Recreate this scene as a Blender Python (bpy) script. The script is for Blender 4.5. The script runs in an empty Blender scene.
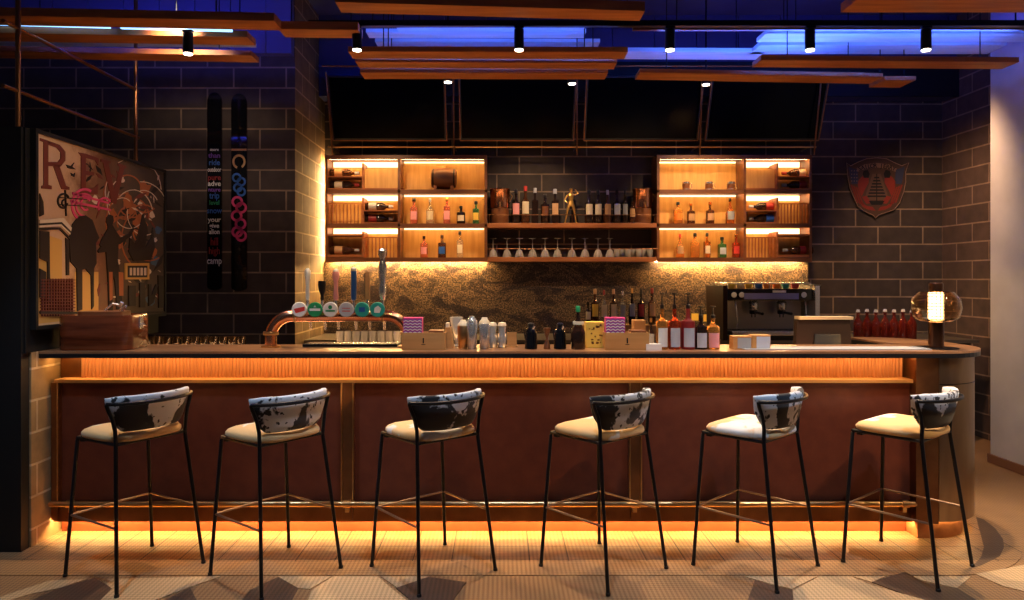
import bpy, bmesh, math, random
from mathutils import Vector, Matrix, noise as mnoise
random.seed(7)
C = bpy.context.scene.collection
SC = bpy.context.scene
# ---------------------------------------------------------------- camera, world, lights, exposure
F_PX, VPX, VPY, EYE = 700.0, 500.0, 278.0, 1.52
cam = bpy.data.cameras.new('camera'); cam_o = bpy.data.objects.new('camera', cam); C.objects.link(cam_o)
cam.sensor_width = 36.0; cam.lens = F_PX / 1024 * 36
cam.shift_x = (512 - VPX) / 1024; cam.shift_y = (VPY - 300) / 1024
cam_o.location = (0, 0, EYE); cam_o.rotation_euler = (math.pi / 2, 0, 0)
cam.clip_start = 0.05
SC.camera = cam_o
w = bpy.data.worlds.new('dim_room'); SC.world = w; w.use_nodes = True
w.node_tree.nodes['Background'].inputs[0].default_value = (0.55, 0.50, 0.60, 1)
w.node_tree.nodes['Background'].inputs[1].default_value = 0.03
SC.view_settings.view_transform = 'Standard'; SC.view_settings.look = 'None'
SC.view_settings.exposure = 1.07; SC.view_settings.gamma = 1.0; SC.view_settings.use_curve_mapping = False
SC.cycles.use_denoising = True
SC.cycles.use_light_tree = True
SC.cycles.sample_clamp_indirect = 4.0
SC.cycles.caustics_reflective = False; SC.cycles.caustics_refractive = False

def P(px, py, Y):
    return Vector(((px - VPX) * Y / F_PX, Y, EYE - (py - VPY) * Y / F_PX))
def XX(px, Y): return (px - VPX) * Y / F_PX
def ZZ(py, Y): return EYE - (py - VPY) * Y / F_PX
def GY(py): return F_PX * EYE / (py - VPY)

def light(kind, name, loc, energy, color, target=None, size=0.1, size_y=None, spot=60, blend=0.5):
    d = bpy.data.lights.new(name, kind); d.energy = energy; d.color = color
    if kind == 'AREA':
        d.size = size
        if size_y: d.shape = 'RECTANGLE'; d.size_y = size_y
    elif kind == 'SPOT':
        d.spot_size = math.radians(spot); d.spot_blend = blend; d.shadow_soft_size = size
    else:
        d.shadow_soft_size = size
    o = bpy.data.objects.new(name, d); C.objects.link(o); o.location = loc
    if target is not None:
        o.rotation_euler = (Vector(target) - Vector(loc)).to_track_quat('-Z', 'Y').to_euler()
    return o
WARM = (1.0, 0.52, 0.17); COOL = (0.50, 0.70, 1.0); SOFT = (1.0, 0.78, 0.52)
# track heads over the bar light the floor, the stools and the bar top
for i, (px, ex) in enumerate([(188, 1.0), (357, 1.0), (519, 1.0), (670, 1.0), (810, 1.2), (926, 1.3)]):
    x = XX(px, 4.4)
    light('SPOT', 'track_spot_light', (x, 4.38, 2.93), 76 * ex, (1.0, 0.70, 0.42), (x + 0.0, 4.05, 0.0), 0.03, spot=62, blend=0.8)
# ceiling lamps of the room in front of the bar
for x, e, t in [(-1.9, 60, (-1.8, 3.4, 0.9)), (0.1, 62, (0.1, 3.4, 0.9)), (2.2, 85, (2.1, 3.4, 0.9))]:
    light('SPOT', 'room_spot_light', (x, 2.75, 3.3), e, COOL, t, 0.04, spot=64, blend=0.6)
for x, e in [(-2.3, 13), (-0.8, 28), (0.7, 42), (2.2, 66)]:
    light('SPOT', 'bar_front_light', (x + 0.3, 2.3, 3.1), e, (1.0, 0.68, 0.38), (x, 4.15, 1.15), 0.05, spot=42, blend=0.7)
light('SPOT', 'picture_spot_light', (-1.2, 3.6, 3.3), 16, SOFT, (-2.62, 4.1, 1.85), 0.05, spot=48, blend=0.7)
light('SPOT', 'right_wall_fill_light', (3.3, 5.7, 3.2), 75, (1.0, 0.58, 0.32), (4.6, 6.7, 1.5), 0.1, spot=85, blend=0.9)  # added fill for the right block wall, no lamp hangs there
light('SPOT', 'ski_spot_light', (-2.0, 4.3, 3.2), 60, (1.0, 0.75, 0.55), (-2.6, 6.2, 1.9), 0.1, spot=70, blend=0.9)
for px in (448, 572, 706):
    x = XX(px, 6.3)
    light('SPOT', 'downlight', (x, 6.3, 3.2), 9, SOFT, (x, 6.75, 1.0), 0.03, spot=80, blend=0.8)
for x, e in ((-1.2, 44), (0.3, 52), (2.0, 66)):
    light('SPOT', 'downlight', (x, 5.75, 3.25), e, (1.0, 0.66, 0.36), (x, 7.1, 1.85), 0.05, spot=62, blend=0.8)
for x in (-1.7, -0.1, 1.5):
    light('AREA', 'plank_uplight_fill', (x, 4.62, 1.02), 2.6, (1.0, 0.50, 0.20), (x, 4.5, 4.0), 1.3, 0.12)  # added unseen uplights that warm the plank undersides
light('SPOT', 'floor_fill_light', (3.3, 2.9, 2.9), 55, (1.0, 0.72, 0.44), (3.2, 4.6, 0.0), 0.08, spot=70, blend=0.9)  # added fill that brightens the floor at the right
light('SPOT', 'plaster_fill_light', (1.9, 2.6, 2.5), 75, (1.0, 0.88, 0.82), (4.05, 5.2, 1.35), 0.2, spot=58, blend=1.0)  # added unseen fill that lightens the plaster wall

# ---------------------------------------------------------------- materials
def mat(name, col, rough=0.5, metal=0.0, emit=0.0, ecol=None, trans=0.0, ior=1.45, coat=0.0, sheen=0.0, spec=None):
    m = bpy.data.materials.new(name); m.use_nodes = True
    b = m.node_tree.nodes['Principled BSDF']
    b.inputs['Base Color'].default_value = (*col, 1); b.inputs['Roughness'].default_value = rough
    b.inputs['Metallic'].default_value = metal; b.inputs['IOR'].default_value = ior
    b.inputs['Transmission Weight'].default_value = trans
    b.inputs['Coat Weight'].default_value = coat
    if spec is not None: b.inputs['Specular IOR Level'].default_value = spec
    if emit:
        b.inputs['Emission Color'].default_value = (*(ecol or col), 1); b.inputs['Emission Strength'].default_value = emit
    return m
def nodes(m): return m.node_tree.nodes, m.node_tree.links, m.node_tree.nodes['Principled BSDF']
def N(nt, t, **kw):
    n = nt.new(t)
    for k, v in kw.items():
        if hasattr(n, k): setattr(n, k, v)
        else: n.inputs[k].default_value = v
    return n
def ramp(nt, lk, src, stops, const=False):
    r = nt.new('ShaderNodeValToRGB')
    if const: r.color_ramp.interpolation = 'CONSTANT'
    el = r.color_ramp.elements
    while len(el) < len(stops): el.new(0.5)
    for e, (p, c) in zip(el, stops): e.position = p; e.color = (*c, 1)
    lk.new(src, r.inputs[0]); return r
def noisy(name, c0, c1, scale=8, rough=0.5, metal=0.0, stretch=(1, 1, 1), bump=0.1, lo=0.35, hi=0.65, detail=6, coat=0.0, dist=0.01, spec=None):
    m = mat(name, c0, rough, metal, coat=coat, spec=spec); nt, lk, b = nodes(m)
    tc = nt.new('ShaderNodeTexCoord'); mp = nt.new('ShaderNodeMapping'); mp.inputs['Scale'].default_value = stretch
    lk.new(tc.outputs['Object'], mp.inputs[0])
    n = N(nt, 'ShaderNodeTexNoise', Scale=scale, Detail=detail); lk.new(mp.outputs[0], n.inputs['Vector'])
    r = ramp(nt, lk, n.outputs['Fac'], [(lo, c0), (hi, c1)]); lk.new(r.outputs[0], b.inputs['Base Color'])
    if bump:
        bp = N(nt, 'ShaderNodeBump', Strength=bump, Distance=dist); lk.new(n.outputs['Fac'], bp.inputs['Height']); lk.new(bp.outputs[0], b.inputs['Normal'])
    return m
def brick(name, axis, u0, z0, c1, c2, cm, bw=0.465, rh=0.1816):
    m = mat(name, c1, 0.75); nt, lk, b = nodes(m)
    tc = nt.new('ShaderNodeTexCoord'); sp = nt.new('ShaderNodeSeparateXYZ'); lk.new(tc.outputs['Object'], sp.inputs[0])
    cb = nt.new('ShaderNodeCombineXYZ')
    a = N(nt, 'ShaderNodeMath', operation='ADD'); a.inputs[1].default_value = 20 * bw - u0; lk.new(sp.outputs[axis], a.inputs[0])
    z = N(nt, 'ShaderNodeMath', operation='ADD'); z.inputs[1].default_value = 20 * rh - z0; lk.new(sp.outputs[2], z.inputs[0])
    lk.new(a.outputs[0], cb.inputs[0]); lk.new(z.outputs[0], cb.inputs[1])
    br = nt.new('ShaderNodeTexBrick'); lk.new(cb.outputs[0], br.inputs['Vector'])
    br.offset = 0.5
    for k, v in dict(Scale=1.0).items(): br.inputs[k].default_value = v
    br.inputs['Mortar Size'].default_value = 0.008; br.inputs['Mortar Smooth'].default_value = 0.25
    br.inputs['Brick Width'].default_value = bw; br.inputs['Row Height'].default_value = rh
    br.inputs['Color1'].default_value = (*c1, 1); br.inputs['Color2'].default_value = (*c2, 1); br.inputs['Mortar'].default_value = (*cm, 1)
    n = N(nt, 'ShaderNodeTexNoise', Scale=9.0, Detail=8.0); lk.new(tc.outputs['Object'], n.inputs['Vector'])
    mx = N(nt, 'ShaderNodeMixRGB', blend_type='MULTIPLY'); mx.inputs[0].default_value = 0.6
    r = ramp(nt, lk, n.outputs['Fac'], [(0.3, (0.55, 0.55, 0.55)), (0.7, (1.2, 1.15, 1.1))])
    lk.new(br.outputs['Color'], mx.inputs[1]); lk.new(r.outputs[0], mx.inputs[2]); lk.new(mx.outputs[0], b.inputs['Base Color'])
    h = N(nt, 'ShaderNodeMath', operation='MULTIPLY_ADD'); h.inputs[1].default_value = -1.0; lk.new(br.outputs['Fac'], h.inputs[0])
    n2 = N(nt, 'ShaderNodeMath', operation='MULTIPLY'); n2.inputs[1].default_value = 0.5; lk.new(n.outputs['Fac'], n2.inputs[0]); lk.new(n2.outputs[0], h.inputs[2])
    bp = N(nt, 'ShaderNodeBump', Strength=0.6, Distance=0.008); lk.new(h.outputs[0], bp.inputs['Height']); lk.new(bp.outputs[0], b.inputs['Normal'])
    return m

M = {}
BR = ((0.045, 0.033, 0.029), (0.062, 0.045, 0.038), (0.26, 0.185, 0.125))
M['brick_left'] = brick('dark_block_left', 0, -3.986, 3.203, *BR)
M['brick_leftret_glow'] = brick('block_left_return_gold_lit', 1, 6.2, 3.203, (0.15, 0.10, 0.045), (0.18, 0.12, 0.055), (0.42, 0.30, 0.16))  # same dark block, recoloured golden: the shelf LED glow sits in the colour
M['brick_back'] = brick('dark_block_back', 0, 4.385, 3.142, *BR)
M['brick_right'] = brick('dark_block_right', 1, 7.26, 3.142, (0.085, 0.055, 0.045), (0.11, 0.07, 0.055), (0.30, 0.20, 0.14))
M['brick_side'] = brick('led_tinted_block_side', 1, 4.0, 0.10, (0.36, 0.23, 0.11), (0.42, 0.27, 0.13), (0.70, 0.52, 0.32), bw=2.2)  # golden LED light under the counter is mixed into the block colour
M['black_paint'] = mat('black_paint', (0.006, 0.006, 0.007), 0.6)
M['bulkhead'] = mat('blue_tinted_bulkhead', (0.035, 0.04, 0.16), 0.6)  # blue tint in the base colour deepens the blue light
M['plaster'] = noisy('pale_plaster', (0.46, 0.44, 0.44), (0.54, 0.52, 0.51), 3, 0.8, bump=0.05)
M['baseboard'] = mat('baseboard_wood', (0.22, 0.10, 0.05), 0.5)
M['ceiling'] = noisy('blue_tinted_ceiling', (0.04, 0.045, 0.14), (0.06, 0.065, 0.19), 2, 0.8)  # base colour tinted blue to strengthen the blue light
M['cladding'] = mat('cladding', (0.09, 0.09, 0.26), 0.55)  # tinted blue like the ceiling, on top of the strip light
M['plank'] = noisy('plank_wood', (0.30, 0.085, 0.022), (0.55, 0.19, 0.045), 5, 0.5, stretch=(0.35, 4, 4), bump=0.15, lo=0.3, hi=0.7, detail=8)
M['black_metal'] = mat('black_metal', (0.012, 0.013, 0.016), 0.35, 0.6)
M['stool_metal'] = mat('powder_coated_black', (0.012, 0.012, 0.014), 0.32, 0.3)
M['black_plastic'] = mat('black_plastic', (0.010, 0.010, 0.012), 0.3)
M['black_gloss'] = mat('black_gloss', (0.004, 0.004, 0.005), 0.08, coat=0.5)
M['screen'] = mat('tv_glass', (0.001, 0.0015, 0.002), 0.15, spec=0.08)
M['bronze'] = noisy('aged_bronze', (0.20, 0.085, 0.035), (0.30, 0.135, 0.055), 6, 0.35, 0.9, bump=0.03)
M['brass'] = noisy('brushed_brass', (0.62, 0.36, 0.14), (0.75, 0.46, 0.20), 10, 0.28, 1.0, stretch=(0.3, 3, 3), bump=0.03)
M['copper'] = noisy('copper', (0.72, 0.30, 0.15), (0.85, 0.42, 0.22), 8, 0.2, 1.0, bump=0.02)
M['copper_flute'] = mat('copper_flute', (0.66, 0.30, 0.13), 0.34, 0.45)
M['steel'] = mat('stainless_steel', (0.66, 0.65, 0.63), 0.24, 0.78)
M['brushed_column'] = noisy('brushed_metal_column', (0.33, 0.235, 0.15), (0.42, 0.31, 0.20), 14, 0.30, 0.95, stretch=(1, 1, 0.15), bump=0.02)
M['leather'] = noisy('oxblood_leather', (0.115, 0.023, 0.010), (0.155, 0.034, 0.014), 12, 0.48, bump=0.12, lo=0.3, hi=0.7)
M['kick'] = noisy('toe_kick', (0.17, 0.034, 0.010), (0.22, 0.046, 0.015), 6, 0.5, 0.0)
M['plinth'] = noisy('column_plinth_copper', (0.36, 0.15, 0.06), (0.55, 0.25, 0.11), 12, 0.5, 0.2)
M['ledge'] = mat('satin_brass_ledge', (0.85, 0.45, 0.17), 0.45, 0.3)
M['bar_top'] = noisy('bar_top_wood', (0.22, 0.10, 0.045), (0.34, 0.17, 0.08), 5, 0.28, 0.0, stretch=(0.4, 3, 1), bump=0.04, coat=0.3)
M['bar_edge'] = mat('dark_bar_edge', (0.02, 0.02, 0.022), 0.3, 0.5)
M['worksurface'] = mat('work_surface', (0.25, 0.22, 0.18), 0.3, 0.7)
M['shelf_wood'] = noisy('shelf_wood', (0.32, 0.10, 0.03), (0.48, 0.17, 0.055), 6, 0.42, stretch=(0.4, 3, 3), bump=0.08)
M['dark_wood'] = noisy('dark_shelf_frame', (0.16, 0.055, 0.02), (0.24, 0.085, 0.03), 6, 0.4, stretch=(0.4, 3, 3), bump=0.05)
M['gold_panel'] = noisy('golden_oak_panel', (0.60, 0.31, 0.085), (0.72, 0.40, 0.12), 5, 0.5, stretch=(6, 1, 0.6), bump=0.03)
M['amber_wood'] = noisy('amber_box_wood', (0.46, 0.22, 0.065), (0.58, 0.30, 0.10), 5, 0.5, stretch=(0.4, 4, 4), bump=0.06)
M['red_wood'] = noisy('reddish_polished_wood', (0.07, 0.014, 0.005), (0.24, 0.055, 0.018), 4, 0.22, stretch=(0.5, 1, 5), bump=0.05, coat=0.6, lo=0.3, hi=0.7)
M['led'] = mat('warm_led', (1, 0.6, 0.25), 0.5, emit=9.5, ecol=(1.0, 0.56, 0.19))
M['led_kick'] = mat('kick_led', (1, 0.6, 0.25), 0.5, emit=62, ecol=(1.0, 0.62, 0.22))
M['led_shelf'] = mat('shelf_led', (1, 0.7, 0.4), 0.5, emit=18, ecol=(1.0, 0.57, 0.19))
M['led_band'] = mat('shelf_led_band', (1, 0.7, 0.4), 0.5, emit=1.5, ecol=(1.0, 0.72, 0.38))
M['led_under'] = mat('splashback_led', (1, 0.7, 0.4), 0.5, emit=125, ecol=(1.0, 0.60, 0.22))
M['led_blue'] = mat('blue_led', (0.2, 0.3, 1), 0.5, emit=55, ecol=(0.05, 0.15, 1.0))
M['led_dim_blue'] = mat('dim_blue_led', (0.2, 0.3, 1), 0.5, emit=24, ecol=(0.07, 0.09, 1.0))
M['led_cyan'] = mat('pale_blue_led', (0.4, 0.7, 1), 0.5, emit=1.3, ecol=(0.25, 0.55, 1.0))
M['bulb'] = mat('filament_glow', (1, 0.7, 0.4), 0.5, emit=14, ecol=(1.0, 0.60, 0.25))
M['spot_face'] = mat('lamp_face', (1, 0.9, 0.8), 0.5, emit=7, ecol=(1.0, 0.82, 0.62))
M['cream'] = mat('cream', (0.75, 0.62, 0.42), 0.5)
M['white'] = mat('white', (0.8, 0.78, 0.74), 0.5)
M['grey'] = mat('grey', (0.32, 0.33, 0.34), 0.5)
M['greylabel'] = mat('grey_label', (0.50, 0.52, 0.58), 0.6)
M['red'] = mat('red', (0.60, 0.05, 0.04), 0.4)
M['darkred'] = mat('dark_red', (0.28, 0.02, 0.02), 0.4)
M['magenta'] = mat('magenta', (0.70, 0.06, 0.22), 0.5)
M['green'] = mat('green', (0.02, 0.28, 0.10), 0.4)
M['teal'] = mat('teal', (0.03, 0.38, 0.32), 0.4)
M['blue'] = mat('blue', (0.03, 0.12, 0.45), 0.4)
M['purple'] = mat('purple', (0.16, 0.05, 0.35), 0.5)
M['yellow'] = mat('yellow', (0.80, 0.52, 0.08), 0.5)
M['orange'] = mat('orange', (0.85, 0.25, 0.04), 0.4)
M['pink'] = mat('pink', (0.85, 0.35, 0.35), 0.4)
M['gold'] = mat('gold_figure', (0.80, 0.45, 0.12), 0.3, 0.8)
M['tan'] = mat('tan_wood_handle', (0.58, 0.33, 0.15), 0.4)
def glass(name, col, rough=0.03, trans=1.0): return mat(name, col, rough, trans=trans, ior=1.45)
M['clear'] = glass('clear_glass', (0.92, 0.88, 0.80), 0.10, 0.68)
M['till_brown'] = mat('till_brown', (0.020, 0.009, 0.005), 0.55, spec=0.12)
M['lamp_bronze'] = mat('dark_lamp_bronze', (0.10, 0.045, 0.025), 0.28, 0.9)
M['dark_steel'] = mat('dark_steel', (0.34, 0.31, 0.29), 0.28, 0.6)
M['panel_violet'] = mat('violet_panel', (0.22, 0.24, 0.50), 0.3, 0.3)
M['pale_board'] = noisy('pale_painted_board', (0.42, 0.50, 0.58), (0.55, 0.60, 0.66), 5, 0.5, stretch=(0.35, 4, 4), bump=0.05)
M['g_clear'] = glass('bottle_clear', (0.90, 0.88, 0.80), trans=0.85)
M['g_amber'] = glass('bottle_amber', (0.80, 0.26, 0.05), trans=0.8)
M['g_darkred'] = glass('dark_red_glass', (0.30, 0.03, 0.015), trans=0.6)
M['stretcher'] = mat('pale_stretcher_metal', (0.42, 0.30, 0.22), 0.35, 0.85)  # lighter, warmer metal than the black stool frame
M['g_red'] = glass('bottle_red', (0.78, 0.10, 0.03), trans=0.7)
M['g_orange'] = glass('bottle_orange', (0.95, 0.40, 0.08), trans=0.7)
M['g_pink'] = glass('bottle_pink', (0.90, 0.28, 0.18), trans=0.7)
M['g_green'] = glass('bottle_green', (0.10, 0.30, 0.10), trans=0.6)
M['g_dark'] = glass('bottle_dark', (0.03, 0.015, 0.01), trans=0.3)
M['g_brown'] = glass('bottle_brown', (0.14, 0.05, 0.02), trans=0.5)
M['g_smoke'] = glass('smoked_glass', (0.95, 0.80, 0.55), rough=0.015)

# cowhide: black patches on white hair, the same hide everywhere but cut elsewhere for each stool
def cowhide(name, cw, cb, lo, off, scale=5.0, spot=0.35):
    m = mat(name, cw, 0.75); nt, lk, b = nodes(m)
    b.inputs['Sheen Weight'].default_value = 0.25
    tc = nt.new('ShaderNodeTexCoord'); oi = nt.new('ShaderNodeObjectInfo')
    va = N(nt, 'ShaderNodeVectorMath', operation='MULTIPLY_ADD'); va.inputs[1].default_value = (3.7, 2.9, 1); va.inputs[2].default_value = off
    lk.new(oi.outputs['Location'], va.inputs[0])
    ad = N(nt, 'ShaderNodeVectorMath', operation='ADD'); lk.new(tc.outputs['Object'], ad.inputs[0]); lk.new(va.outputs[0], ad.inputs[1])
    n = N(nt, 'ShaderNodeTexNoise', Scale=scale, Detail=5.0, Roughness=0.55, Distortion=0.4); lk.new(ad.outputs[0], n.inputs['Vector'])
    r = ramp(nt, lk, n.outputs['Fac'], [(lo - 0.012, (0, 0, 0)), (lo + 0.012, (1, 1, 1))])
    n2 = N(nt, 'ShaderNodeTexNoise', Scale=scale * 5.5, Detail=2.0); lk.new(ad.outputs[0], n2.inputs['Vector'])
    r2 = ramp(nt, lk, n2.outputs['Fac'], [(spot, (0, 0, 0)), (spot + 0.03, (1, 1, 1))])
    mu = N(nt, 'ShaderNodeMixRGB', blend_type='MULTIPLY'); mu.inputs[0].default_value = 1; lk.new(r.outputs[0], mu.inputs[1]); lk.new(r2.outputs[0], mu.inputs[2])
    mx = nt.new('ShaderNodeMixRGB'); lk.new(mu.outputs[0], mx.inputs[0]); mx.inputs[1].default_value = (*cb, 1); mx.inputs[2].default_value = (*cw, 1)
    lk.new(mx.outputs[0], b.inputs['Base Color'])
    n3 = N(nt, 'ShaderNodeTexNoise', Scale=220.0); lk.new(tc.outputs['Object'], n3.inputs['Vector'])
    bp = N(nt, 'ShaderNodeBump', Strength=0.35, Distance=0.003); lk.new(n3.outputs['Fac'], bp.inputs['Height']); lk.new(bp.outputs[0], b.inputs['Normal'])
    return m
M['hide_back'] = cowhide('black_and_white_cowhide', (0.78, 0.78, 0.79), (0.02, 0.017, 0.017), 0.485, (0.3, 0.1, 0.0), 5.6, 0.37)
M['hide_seat'] = cowhide('led_gold_cowhide', (0.82, 0.52, 0.22), (0.82, 0.76, 0.68), 0.42, (5.0, 2.0, 0.4), 3.0, 0.22)  # golden LED light is put into the pale hide colour

def stone():
    m = mat('granite_splashback', (0.1, 0.08, 0.07), 0.3); nt, lk, b = nodes(m)
    tc = nt.new('ShaderNodeTexCoord')
    mp = nt.new('ShaderNodeMapping'); mp.inputs['Rotation'].default_value = (0, 0.5, 0); mp.inputs['Scale'].default_value = (1, 1, 2.2)
    lk.new(tc.outputs['Object'], mp.inputs[0])
    n = N(nt, 'ShaderNodeTexNoise', Scale=3.0, Detail=12.0, Roughness=0.75, Distortion=1.2); lk.new(mp.outputs[0], n.inputs['Vector'])
    n2 = N(nt, 'ShaderNodeTexNoise', Scale=75.0, Detail=4.0); lk.new(tc.outputs['Object'], n2.inputs['Vector'])
    r = ramp(nt, lk, n.outputs['Fac'], [(0.32, (0.013, 0.013, 0.018)), (0.46, (0.035, 0.026, 0.026)), (0.54, (0.13, 0.095, 0.062)), (0.66, (0.022, 0.019, 0.022))])
    r2 = ramp(nt, lk, n2.outputs['Fac'], [(0.42, (0.18, 0.18, 0.2)), (0.60, (2.1, 1.9, 1.6))])
    mx = N(nt, 'ShaderNodeMixRGB', blend_type='MULTIPLY'); mx.inputs[0].default_value = 0.9
    lk.new(r.outputs[0], mx.inputs[1]); lk.new(r2.outputs[0], mx.inputs[2]); lk.new(mx.outputs[0], b.inputs['Base Color'])
    return m
M['stone'] = stone()

def floor_mat(name, c0, c1, tiles):
    m = mat(name, c0, 0.42); nt, lk, b = nodes(m)
    tc = nt.new('ShaderNodeTexCoord')
    ck = N(nt, 'ShaderNodeTexChecker', Scale=62.0); lk.new(tc.outputs['Object'], ck.inputs['Vector'])
    ck.inputs['Color1'].default_value = (*c0, 1); ck.inputs['Color2'].default_value = (*c1, 1)
    mp = nt.new('ShaderNodeMapping'); mp.inputs['Rotation'].default_value = (0, 0, 0.785); lk.new(tc.outputs['Object'], mp.inputs[0]); lk.new(mp.outputs[0], ck.inputs['Vector'])
    n = N(nt, 'ShaderNodeTexNoise', Scale=1.6, Detail=5.0); lk.new(tc.outputs['Object'], n.inputs['Vector'])
    r = ramp(nt, lk, n.outputs['Fac'], [(0.3, (0.8, 0.8, 0.8)), (0.7, (1.1, 1.1, 1.1))])
    mx = N(nt, 'ShaderNodeMixRGB', blend_type='MULTIPLY'); mx.inputs[0].default_value = 1
    lk.new(ck.outputs['Color'], mx.inputs[1]); lk.new(r.outputs[0], mx.inputs[2])
    out = mx.outputs[0]
    if tiles:
        br = nt.new('ShaderNodeTexBrick'); br.offset = 0.0
        mp2 = nt.new('ShaderNodeMapping'); mp2.inputs['Location'].default_value = (20.0, 20 * 0.185 - 3.775, 0); lk.new(tc.outputs['Object'], mp2.inputs[0]); lk.new(mp2.outputs[0], br.inputs['Vector'])
        br.inputs['Scale'].default_value = 1; br.inputs['Mortar Size'].default_value = 0.0035; br.inputs['Brick Width'].default_value = 0.21; br.inputs['Row Height'].default_value = 0.185
        sp = nt.new('ShaderNodeSeparateXYZ'); lk.new(tc.outputs['Object'], sp.inputs[0])
        g = N(nt, 'ShaderNodeMath', operation='GREATER_THAN'); g.inputs[1].default_value = 3.76; lk.new(sp.outputs[1], g.inputs[0])
        f = N(nt, 'ShaderNodeMath', operation='MULTIPLY'); lk.new(g.outputs[0], f.inputs[0]); lk.new(br.outputs['Fac'], f.inputs[1])
        m2 = nt.new('ShaderNodeMixRGB'); lk.new(f.outputs[0], m2.inputs[0]); lk.new(out, m2.inputs[1]); m2.inputs[2].default_value = (0.06, 0.035, 0.02, 1)
        out = m2.outputs[0]
    lk.new(out, b.inputs['Base Color'])
    bp = N(nt, 'ShaderNodeBump', Strength=0.5, Distance=0.002); lk.new(ck.outputs['Fac'], bp.inputs['Height']); lk.new(bp.outputs[0], b.inputs['Normal'])
    return m
M['floor_dark'] = floor_mat('woven_floor_dark', (0.15, 0.085, 0.045), (0.24, 0.14, 0.075), False)
M['floor_mid'] = floor_mat('woven_floor_mid', (0.27, 0.15, 0.068), (0.47, 0.28, 0.13), True)
M['floor_darkest'] = floor_mat('woven_floor_darkest', (0.09, 0.055, 0.035), (0.15, 0.095, 0.06), False)
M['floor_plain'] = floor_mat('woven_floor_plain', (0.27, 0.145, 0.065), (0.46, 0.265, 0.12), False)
M['floor_light'] = floor_mat('woven_floor_light', (0.52, 0.35, 0.18), (0.76, 0.53, 0.29), False)

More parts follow.
